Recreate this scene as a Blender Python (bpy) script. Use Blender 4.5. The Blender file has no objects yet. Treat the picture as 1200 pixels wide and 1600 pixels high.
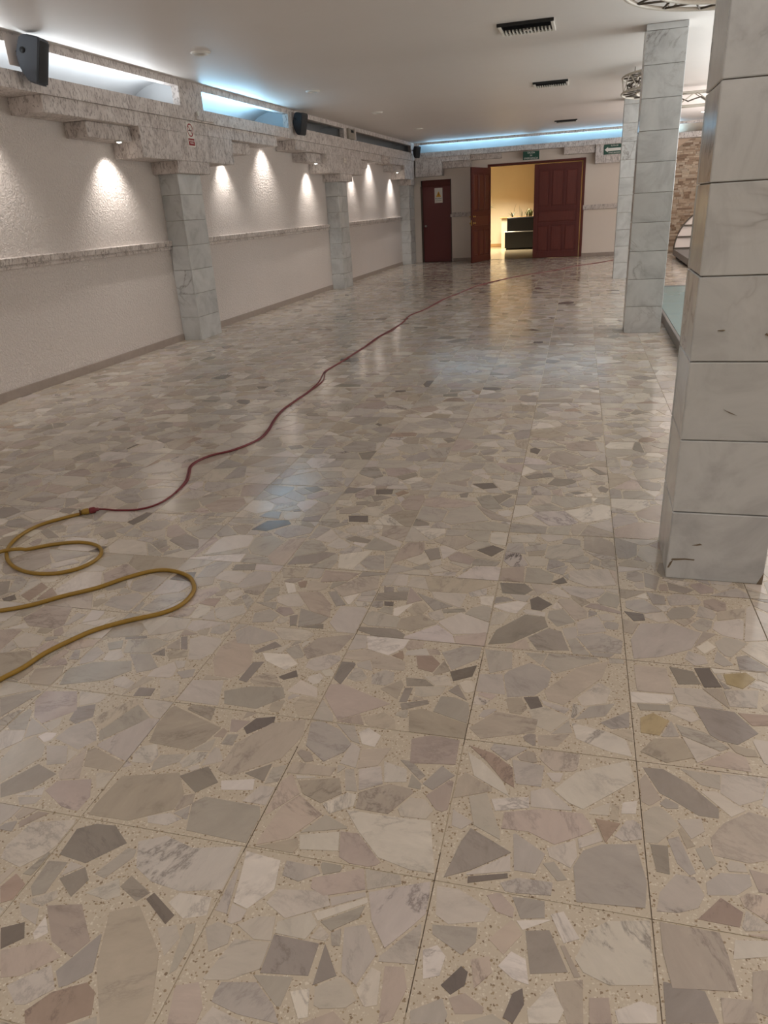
import bpy, bmesh, math, random
from mathutils import Vector, Matrix
random.seed(7)
R_ = random.Random(11)
C = bpy.context.scene.collection
SC = bpy.context.scene

# ------------------------------------------------------------------ camera
CAM = Vector((0, 0, 1.508))
ax = Vector((0.9642, 0.2596, -0.0533)); F_ = Vector((-0.2613, 0.8830, -0.3897))
F_.normalize(); ax = (ax - F_ * ax.dot(F_)).normalized(); up = ax.cross(F_)
cd = bpy.data.cameras.new('camera'); cam = bpy.data.objects.new('camera', cd); C.objects.link(cam)
cd.sensor_fit = 'VERTICAL'; cd.sensor_height = 36.0; cd.lens = 1109.45 / 1600 * 36.0
cd.clip_start = 0.05; cd.clip_end = 200
M = Matrix((ax, up, -F_)).transposed().to_4x4(); M.translation = CAM
cam.matrix_world = M
SC.camera = cam

def project(p):
    d = Vector(p) - CAM; w = d.dot(F_)
    if w < 0.05: return None
    return (600 + 1109.45 * d.dot(ax) / w, 800 - 1109.45 * d.dot(up) / w)

# ------------------------------------------------------------------ world, exposure, lights
w = bpy.data.worlds.new('world'); SC.world = w; w.use_nodes = True
w.node_tree.nodes['Background'].inputs[0].default_value = (0.75, 0.8, 0.85, 1)
w.node_tree.nodes['Background'].inputs[1].default_value = 0.02
SC.view_settings.view_transform = 'Standard'; SC.view_settings.look = 'None'
SC.view_settings.exposure = 0.30; SC.view_settings.gamma = 1.0
try: SC.view_settings.use_curve_mapping = False
except Exception: pass
SC.cycles.use_denoising = True
SC.cycles.max_bounces = 8; SC.cycles.diffuse_bounces = 5; SC.cycles.glossy_bounces = 4
SC.cycles.caustics_reflective = False; SC.cycles.caustics_refractive = False
SC.cycles.sample_clamp_indirect = 4.0

def area(name, loc, sx, sy, power, col, rot=(0, 0, 0), spread=180):
    l = bpy.data.lights.new(name, 'AREA'); l.shape = 'RECTANGLE'; l.size = sx; l.size_y = sy
    l.energy = power; l.color = col; l.spread = math.radians(spread)
    o = bpy.data.objects.new(name, l); C.objects.link(o); o.location = loc; o.rotation_euler = rot
    return o
WARM = (1.0, 0.93, 0.88); NEUT = (1.0, 0.952, 0.945); BLUE = (0.38, 0.72, 1.0); COOL = (0.86, 0.94, 1.0)
# added ambient fill out of view, not fittings of the hall: behind the camera and over the dance floor
def point_fill(name, loc, rad, power, col):
    l = bpy.data.lights.new(name, 'POINT'); l.energy = power; l.color = col; l.shadow_soft_size = rad
    o = bpy.data.objects.new(name, l); C.objects.link(o); o.location = loc; return o
UP = (math.pi, 0, 0)
area('up_fill_behind', (-1.5, -1.5, 1.6), 5.0, 4.0, 100, (0.97, 0.98, 1.0), UP)  # added area fill, bounced off the ceiling for soft ambient light
area('up_fill_right_near', (4.4, 3.0, 1.5), 5.0, 5.0, 135, NEUT, UP)
area('up_fill_dance_floor', (4.6, 10.0, 1.5), 5.0, 5.0, 265, (0.96, 0.98, 1.0), UP)
area('up_fill_far_right', (4.6, 17.0, 1.5), 5.0, 5.0, 265, NEUT, UP)
point_fill('point_fill_behind', (-1.0, -3.0, 2.0), .6, 8, NEUT)  # added point fill to even out the brightness, no chandelier hangs here
point_fill('point_fill_right', (4.6, 1.2, 1.9), .6, 10, NEUT)
point_fill('point_fill_dance_floor', (4.6, 9.5, 2.0), .6, 120, (0.97, 0.985, 1.0))
point_fill('point_fill_far', (5.6, 15.0, 2.0), .6, 70, NEUT)
# tubes hidden in the coves, shining up out of the troughs
area('tube_left_near', (-5.22, 4.4, 2.832), 0.05, 9.0, 50, (0.88, 0.95, 1.0), (math.pi, math.radians(8), 0))
area('tube_left_middle', (-5.22, 10.95, 2.838), 0.05, 2.3, 25, BLUE, (math.pi, math.radians(8), 0))
area('tube_back_left', (-3.3, 22.24, 2.96), 2.8, 0.06, 21, BLUE, (math.pi, 0, 0))
area('tube_back_right', (0.3, 22.24, 2.96), 3.6, 0.06, 27, BLUE, (math.pi, 0, 0))
# lobby behind the double doors
area('lobby_lamp', (-3.6, 27.2, 2.74), 1.2, 1.2, 105, (1.0, 0.90, 0.72), (0, 0, 0), 120)

# ------------------------------------------------------------------ helpers
def wz(z, y): return z * (1 + 0.0021 * (y - 9))       # the upper walls and ceiling rise slightly towards the far end
ORG = {}
def empty(name, loc, label=None, cat=None, group=None, kind=None):
    o = bpy.data.objects.new(name, None); C.objects.link(o); o.location = loc; o.empty_display_size = .1
    ORG[o.name] = Vector(loc); tag(o, label, cat, group, kind); return o
def tag(o, label=None, cat=None, group=None, kind=None):
    if label: o['label'] = label
    if cat: o['category'] = cat
    if group: o['group'] = group
    if kind: o['kind'] = kind
    return o
class MB:
    def __init__(s, warp=False): s.v = []; s.f = []; s.c = []; s.warp = warp; s.sm = []
    def add(s, vs, fs, col=None, smooth=False):
        n = len(s.v); s.v += [tuple(v) for v in vs]
        for f in fs: s.f.append(tuple(n + i for i in f)); s.c.append(col); s.sm.append(smooth)
        return s
    def box(s, x0, y0, z0, x1, y1, z1, b=0.0, col=None):
        if x0 > x1: x0, x1 = x1, x0
        if y0 > y1: y0, y1 = y1, y0
        if z0 > z1: z0, z1 = z1, z0
        if b <= 0:
            v = [(x0,y0,z0),(x1,y0,z0),(x1,y1,z0),(x0,y1,z0),(x0,y0,z1),(x1,y0,z1),(x1,y1,z1),(x0,y1,z1)]
            return s.add(v, [(3,2,1,0),(4,5,6,7),(0,1,5,4),(1,2,6,5),(2,3,7,6),(3,0,4,7)], col)
        bm = bmesh.new(); bmesh.ops.create_cube(bm, size=1)
        for q in bm.verts: q.co = Vector(((x0+x1)/2+q.co.x*(x1-x0), (y0+y1)/2+q.co.y*(y1-y0), (z0+z1)/2+q.co.z*(z1-z0)))
        bmesh.ops.bevel(bm, geom=bm.edges[:], offset=b, segments=1, affect='EDGES')
        return s.bm(bm, col)
    def bm(s, bm, col=None, smooth=False):
        bm.verts.index_update()
        s.add([v.co[:] for v in bm.verts], [[v.index for v in f.verts] for f in bm.faces], col, smooth); bm.free(); return s
    def tube(s, pts, r, n=8, closed=False, col=None, cap=True):
        pts = [Vector(p) for p in pts]; m = len(pts); rings = []
        ref = Vector((0, 0, 1))
        rr = r if isinstance(r, (list, tuple)) else [r] * m
        for i, p in enumerate(pts):
            a = pts[(i - 1) % m] if (closed or i > 0) else p; b = pts[(i + 1) % m] if (closed or i < m - 1) else p
            t = (b - a).normalized(); k = ref if abs(t.dot(ref)) < .95 else Vector((1, 0, 0))
            u = t.cross(k).normalized(); v = u.cross(t)
            rings.append([p + (u * math.cos(2*math.pi*j/n) + v * math.sin(2*math.pi*j/n)) * rr[i] for j in range(n)])
        vs = [q for R in rings for q in R]; fs = []
        for i in range(m if closed else m - 1):
            for j in range(n):
                a = i*n+j; b = i*n+(j+1) % n; c = ((i+1) % m)*n+(j+1) % n; d = ((i+1) % m)*n+j
                fs.append((a, b, c, d))
        if cap and not closed: fs.append(tuple(range(n))[::-1]); fs.append(tuple((m-1)*n+j for j in range(n)))
        return s.add(vs, fs, col, True)
    def lathe(s, prof, c, n=24, axis='z', col=None):
        vs = []; fs = []
        for r, h in prof:
            for j in range(n):
                a = 2*math.pi*j/n; x, y = r*math.cos(a), r*math.sin(a)
                vs.append((c[0]+x, c[1]+y, c[2]+h) if axis == 'z' else ((c[0]+h, c[1]+x, c[2]+y) if axis == 'x' else (c[0]+x, c[1]+h, c[2]+y)))
        for i in range(len(prof)-1):
            for j in range(n): fs.append((i*n+j, i*n+(j+1) % n, (i+1)*n+(j+1) % n, (i+1)*n+j))
        if prof[0][0] > 1e-6: fs.append(tuple(range(n))[::-1])
        if prof[-1][0] > 1e-6: fs.append(tuple((len(prof)-1)*n+j for j in range(n)))
        return s.add(vs, fs, col, True)
    def prism(s, poly, axis, a, b, col=None):
        """poly: 2-D outline; extruded along axis from a to b."""
        def P(u, v, t): return (t, u, v) if axis == 'x' else ((u, t, v) if axis == 'y' else (u, v, t))
        n = len(poly); vs = [P(u, v, a) for u, v in poly] + [P(u, v, b) for u, v in poly]
        fs = [tuple(range(n)), tuple(range(n, 2*n))[::-1]] + [(i, n+i, n+(i+1) % n, (i+1) % n)[::-1] for i in range(n)]
        return s.add(vs, fs, col)
    def build(s, name, mat, parent=None, seeds=None, fix=True):
        vs = [Vector(v) for v in s.v]
        if s.warp: vs = [Vector((v.x, v.y, wz(v.z, v.y))) for v in vs]
        lo = Vector((min(v.x for v in vs), min(v.y for v in vs), min(v.z for v in vs)))
        hi = Vector((max(v.x for v in vs), max(v.y for v in vs), max(v.z for v in vs)))
        o0 = Vector(((lo.x+hi.x)/2, (lo.y+hi.y)/2, lo.z))
        me = bpy.data.meshes.new(name); me.from_pydata([v - o0 for v in vs], [], s.f)
        if any(s.sm):
            me.polygons.foreach_set('use_smooth', s.sm)
            if not all(s.sm): pass
        if s.c and s.c[0] is not None:
            ca = me.color_attributes.new('Col', 'FLOAT_COLOR', 'CORNER'); d = []
            cb = me.color_attributes.new('Off', 'FLOAT_COLOR', 'CORNER'); e = []
            for f, c in zip(s.f, s.c):
                d += list(c[:4]) * len(f); e += (list(c[4:7]) + [1.0]) * len(f)
            ca.data.foreach_set('color', d); cb.data.foreach_set('color', e)
        if fix:
            bm = bmesh.new(); bm.from_mesh(me); bmesh.ops.recalc_face_normals(bm, faces=bm.faces); bm.to_mesh(me); bm.free()
        me.materials.append(mat)
        o = bpy.data.objects.new(name, me); C.objects.link(o)
        if parent is not None: o.parent = parent; o.location = o0 - ORG[parent.name]
        else: o.location = o0
        ORG[o.name] = o0
        return o
def put(name, mesh, parent, loc, rotz=0.0):
    o = bpy.data.objects.new(name, mesh); C.objects.link(o); o.parent = parent
    o.location = Vector(loc) - (ORG[parent.name] if parent else Vector()); o.rotation_euler.z = rotz
    ORG[o.name] = Vector(loc); return o
def clone(root, loc, label=None):
    r = root.copy(); C.objects.link(r); r.location = loc; ORG[r.name] = Vector(loc)
    if label: r['label'] = label
    for ch in root.children:
        c = ch.copy(); C.objects.link(c); c.parent = r
        for g in ch.children:
            d = g.copy(); C.objects.link(d); d.parent = c
    return r
def text(name, body, size, loc, rot, mat, parent, extrude=0.0008, align='CENTER'):
    cu = bpy.data.curves.new(name, 'FONT'); cu.body = body; cu.size = size; cu.extrude = extrude
    cu.align_x = align; cu.align_y = 'CENTER'; cu.materials.append(mat)
    tmp = bpy.data.objects.new(name, cu); C.objects.link(tmp)
    me = bpy.data.meshes.new_from_object(tmp.evaluated_get(bpy.context.evaluated_depsgraph_get())); bpy.data.objects.remove(tmp)
    o = bpy.data.objects.new(name, me); C.objects.link(o)
    o.parent = parent; o.location = Vector(loc) - ORG[parent.name]; o.rotation_euler = rot
    return o

# ------------------------------------------------------------------ materials
def srgb(r, g, b):
    f = lambda c: (c/255/12.92) if c/255 <= .04045 else ((c/255+.055)/1.055)**2.4
    return (f(r), f(g), f(b), 1.0)
class N:
    def __init__(s, name):
        s.m = bpy.data.materials.new(name); s.m.use_nodes = True; s.t = s.m.node_tree
        s.b = s.t.nodes['Principled BSDF']
    def n(s, t, **k):
        x = s.t.nodes.new(t)
        for a, v in k.items():
            if a in x.inputs: s.set(x.inputs[a], v)
            else: setattr(x, a, v)
        return x
    def set(s, inp, v):
        if isinstance(v, bpy.types.NodeSocket): s.t.links.new(v, inp)
        else: inp.default_value = v
    def bs(s, k, v): s.set(s.b.inputs[k], v)
    def pos(s): return s.n('ShaderNodeNewGeometry').outputs['Position']
    def vm(s, op, a, b):
        x = s.n('ShaderNodeVectorMath', operation=op); s.set(x.inputs[0], a); s.set(x.inputs[1], b); return x.outputs[0]
    def ma(s, op, a, b=0.0, c=0.0):
        x = s.n('ShaderNodeMath', operation=op); s.set(x.inputs[0], a); s.set(x.inputs[1], b); s.set(x.inputs[2], c); return x.outputs[0]
    def noise(s, vec, scale, detail=4, rough=.55, dist=0.0):
        x = s.n('ShaderNodeTexNoise'); s.set(x.inputs['Vector'], vec); x.inputs['Scale'].default_value = scale
        x.inputs['Detail'].default_value = detail; x.inputs['Roughness'].default_value = rough; x.inputs['Distortion'].default_value = dist
        return x.outputs['Fac']
    def ramp(s, fac, stops):
        x = s.n('ShaderNodeValToRGB'); s.set(x.inputs[0], fac); r = x.color_ramp
        while len(r.elements) < len(stops): r.elements.new(.5)
        for e, (p, c) in zip(r.elements, stops): e.position = p; e.color = c if len(c) == 4 else (*c, 1)
        return x.outputs[0]
    def mix(s, fac, a, b, mode='MIX'):
        x = s.n('ShaderNodeMix', data_type='RGBA', blend_type=mode)
        s.set(x.inputs[0], fac); s.set(x.inputs[6], a); s.set(x.inputs[7], b); return x.outputs[2]
    def bump(s, h, strength, dist=.01):
        x = s.n('ShaderNodeBump'); s.set(x.inputs['Height'], h); x.inputs['Strength'].default_value = strength
        x.inputs['Distance'].default_value = dist; s.t.links.new(x.outputs[0], s.b.inputs['Normal']); return x
def g(v): return (v, v, v, 1)
def simple(name, col, rough=.5, metal=0.0, spec=.5, noise=0.0, scale=20, bump=0.0):
    m = N(name); c = srgb(*col)
    if noise > 0:
        f = m.noise(m.pos(), scale, 4)
        m.bs('Base Color', m.mix(f, tuple(q*(1-noise) for q in c[:3])+(1,), tuple(min(1, q*(1+noise)) for q in c[:3])+(1,)))
        if bump: m.bump(f, bump, .004)
    else: m.bs('Base Color', c)
    m.bs('Roughness', rough); m.bs('Metallic', metal); m.bs('Specular IOR Level', spec)
    return m.m
def emit(name, col, strength):
    m = N(name); m.bs('Base Color', (*col, 1)); m.bs('Emission Color', (*col, 1)); m.bs('Emission Strength', strength); return m.m

def mk_plaster():
    m = N('rough_plaster'); p = m.pos()
    a = m.noise(p, 38, 3, .6, .8); b = m.noise(p, 95, 2, .5, .4)
    h = m.ma('ADD', m.ramp(a, [(.38, g(0)), (.62, g(1))]), m.ma('MULTIPLY', b, .35))
    m.bs('Base Color', m.mix(m.noise(p, 1.2, 4), srgb(220, 212, 206), srgb(230, 222, 217)))
    m.bs('Roughness', .62); m.bump(h, .9, .009); return m.m
def mk_smooth(name, c1, c2, rough=.55, bump=.15):
    m = N(name); p = m.pos()
    m.bs('Base Color', m.mix(m.noise(p, .9, 4), srgb(*c1), srgb(*c2))); m.bs('Roughness', rough)
    m.bump(m.noise(p, 2.5, 3), bump, .02); return m.m
def mk_cantera():
    m = N('pitted_stone'); p = m.pos()
    sv = m.vm('MULTIPLY', p, (1.0, 1.0, 0.38))
    pit = m.ramp(m.noise(sv, 46, 3, .6, .6), [(.55, g(0)), (.62, g(1))])
    pit2 = m.ramp(m.noise(sv, 20, 4, .65, .8), [(.55, g(0)), (.63, g(1))])
    pits = m.ma('MAXIMUM', pit, m.ma('MULTIPLY', pit2, .8))
    base = m.ramp(m.noise(p, 6, 6, .65), [(.25, srgb(180, 170, 164)), (.5, srgb(208, 200, 195)), (.75, srgb(226, 220, 215))])
    m.bs('Base Color', m.mix(m.ma('MULTIPLY', pits, .6), base, srgb(104, 92, 86)))
    m.bs('Roughness', .75); m.bump(m.ma('SUBTRACT', m.noise(p, 60, 4), pits), .5, .006); return m.m
def mk_marble():
    m = N('white_marble'); p = m.pos()
    oi = m.n('ShaderNodeObjectInfo').outputs['Random']
    off = m.n('ShaderNodeCombineXYZ'); m.set(off.inputs[0], m.ma('MULTIPLY', oi, 37)); m.set(off.inputs[1], m.ma('MULTIPLY', oi, 91)); m.set(off.inputs[2], m.ma('MULTIPLY', oi, 53))
    q = m.vm('ADD', p, off.outputs[0])
    cl = m.noise(q, 2.6, 6, .62, 1.2)
    base = m.ramp(cl, [(.25, srgb(172, 174, 175)), (.5, srgb(200, 203, 203)), (.75, srgb(212, 214, 214))])
    v = m.ma('ABSOLUTE', m.ma('SUBTRACT', m.noise(q, 1.15, 5, .6, 1.6), .5))
    vein = m.ramp(v, [(0.0, g(1)), (.012, g(.35)), (.04, g(0))])
    gate = m.ramp(m.noise(q, .9, 2), [(.52, g(0)), (.66, g(1))])
    col = m.mix(m.ma('MULTIPLY', vein, m.ma('MULTIPLY', gate, .75)), base, srgb(118, 110, 106))
    tone = m.ma('ADD', .93, m.ma('MULTIPLY', oi, .1))
    m.bs('Base Color', m.mix(1.0, col, tone, 'MULTIPLY')); m.bs('Roughness', .19); return m.m
def mk_stone():
    m = N('terrazzo_stone'); p = m.pos()
    at = m.n('ShaderNodeAttribute', attribute_name='Col'); of = m.n('ShaderNodeAttribute', attribute_name='Off')
    q = m.vm('ADD', p, m.vm('MULTIPLY', of.outputs['Color'], (40, 40, 40)))
    rot = m.n('ShaderNodeVectorRotate', rotation_type='Z_AXIS'); m.set(rot.inputs['Vector'], q); m.set(rot.inputs['Angle'], m.ma('MULTIPLY', of.outputs['Fac'], 30))
    q = m.vm('MULTIPLY', rot.outputs[0], (1.0, .45, 1.0))
    cl = m.noise(q, 13, 8, .7, .5)
    shade = m.ramp(cl, [(.25, g(.72)), (.42, g(.95)), (.6, g(1.03)), (.78, g(1.2))])
    col = m.mix(1.0, at.outputs['Color'], shade, 'MULTIPLY')
    v = m.ma('ABSOLUTE', m.ma('SUBTRACT', m.noise(q, 6, 7, .68, .35), .5))
    vein = m.ramp(v, [(0.0, g(1)), (.014, g(.4)), (.04, g(0))])
    gate = m.ramp(m.noise(q, 5, 2), [(.42, g(0)), (.6, g(1))])
    k = m.ma('MULTIPLY', m.ma('MULTIPLY', vein, gate), at.outputs['Alpha'])
    col = m.mix(k, col, srgb(92, 82, 80))
    m.bs('Base Color', col); m.bs('Roughness', m.ma('ADD', .07, m.ma('MULTIPLY', m.noise(p, 3, 4), .13)))
    m.bump(m.noise(p, 4, 3), .05, .01); return m.m
def mk_cement():
    m = N('terrazzo_cement'); p = m.pos()
    vo = m.n('ShaderNodeTexVoronoi', feature='F1'); nz = m.n('ShaderNodeTexNoise'); m.set(nz.inputs['Vector'], p); nz.inputs['Scale'].default_value = 160; m.set(vo.inputs['Vector'], m.vm('ADD', p, m.vm('MULTIPLY', nz.outputs['Color'], (.009, .009, .0)))); vo.inputs['Scale'].default_value = 175
    hue = m.n('ShaderNodeSeparateColor'); m.set(hue.inputs[0], vo.outputs['Color'])
    chip = m.ma('LESS_THAN', vo.outputs['Distance'], m.ma('MULTIPLY', hue.outputs[0], .62))
    ccol = m.ramp(hue.outputs[1], [(.0, srgb(120, 100, 80)), (.25, srgb(158, 138, 110)), (.4, srgb(200, 190, 172)), (1.0, srgb(222, 215, 200))])
    base = m.mix(m.noise(p, 9, 4), srgb(190, 178, 159), srgb(206, 195, 177))
    col = m.mix(m.ma('MULTIPLY', chip, .85), base, ccol)
    col = m.mix(m.ramp(m.noise(p, 1.7, 5), [(.6, g(0)), (.8, g(.25))]), col, srgb(140, 120, 95))
    m.bs('Base Color', col); m.bs('Roughness', .2); return m.m
def mk_wood(name, a, b, rough=.5):
    m = N(name); p = m.pos(); q = m.vm('MULTIPLY', p, (14, 14, 1.2))
    m.bs('Base Color', m.mix(m.noise(q, 2.2, 5, .6, .6), srgb(*a), srgb(*b))); m.bs('Roughness', rough); m.bs('Specular IOR Level', .3); return m.m

PLASTER = mk_plaster(); CANTERA = mk_cantera(); MARBLE = mk_marble(); STONE = mk_stone(); CEMENT = mk_cement()
CEIL = mk_smooth('ceiling_paint', (212, 205, 200), (219, 213, 208), .5, .25)
SMOOTH = mk_smooth('smooth_wall_paint', (218, 208, 198), (226, 217, 207), .5)
COVE = simple('cove_paint', (190, 192, 194), .7)
CREAM = mk_smooth('lobby_paint', (226, 210, 180), (232, 218, 190), .6)
BEIGE = mk_smooth('beige_paint', (192, 168, 146), (200, 177, 156), .6)
SKIRT = simple('skirting_stone', (158, 146, 137), .4, noise=.2, scale=14)
GROUT = simple('pale_grout', (196, 184, 160), .6, noise=.15, scale=30)
DIRT = simple('dirty_grout', (96, 82, 66), .8, noise=.5, scale=40)
COLGROUT = simple('column_grout', (120, 106, 88), .8, noise=.4, scale=12)
WOOD = mk_wood('mahogany', (78, 36, 33), (102, 48, 42)); WOOD2 = mk_wood('mahogany_panel', (84, 40, 35), (110, 54, 46), .42)
REDDOOR = simple('red_door_paint', (98, 40, 40), .4, noise=.08, scale=3)
BLACK = simple('black_plastic', (32, 34, 38), .45); GRILLE = simple('black_grille', (20, 22, 26), .6)
DARK = simple('dark_void', (30, 29, 28), .8); BLACKP = simple('black_planter', (26, 26, 28), .4)  # near-black; also painted in for shade in gaps and vent openings
WHITE = simple('white_enamel', (220, 216, 208), .4); STEEL = simple('brushed_steel', (190, 188, 182), .3, 1.0)
BRASS = simple('brass', (196, 164, 96), .3, 1.0)
GREEN = simple('sign_green', (22, 70, 56), .4); PAPER = simple('sign_white', (226, 222, 214), .5)
RED = simple('sign_red', (150, 30, 40), .5); INK = simple('sign_ink', (40, 36, 36), .6); YELLOW = simple('sign_yellow', (216, 160, 40), .5)
CORDR = simple('burgundy_rubber', (112, 30, 38), .45); CORDY = simple('yellow_rubber', (150, 118, 40), .45, noise=.12, scale=30)
CORDD = simple('brown_rubber', (92, 62, 30), .5)
TRUSS = simple('truss_paint', (196, 188, 176), .45, noise=.1); TRUSSD = simple('truss_dark', (84, 76, 66), .6)
LEAFM = simple('plant_leaf', (64, 84, 40), .5, noise=.3, scale=20); LEAFY = simple('plant_leaf_pale', (140, 146, 92), .5, noise=.2, scale=20)
SOIL = simple('soil', (60, 48, 38), .9); TAN = simple('tan_wood', (188, 148, 96), .5)
GREYM = simple('grey_metal', (116, 112, 108), .45, .3); PALE = simple('pale_panel', (222, 212, 206), .5)
LAMP = emit('lamp_lens', (1.0, .93, .82), 14.0)

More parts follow.
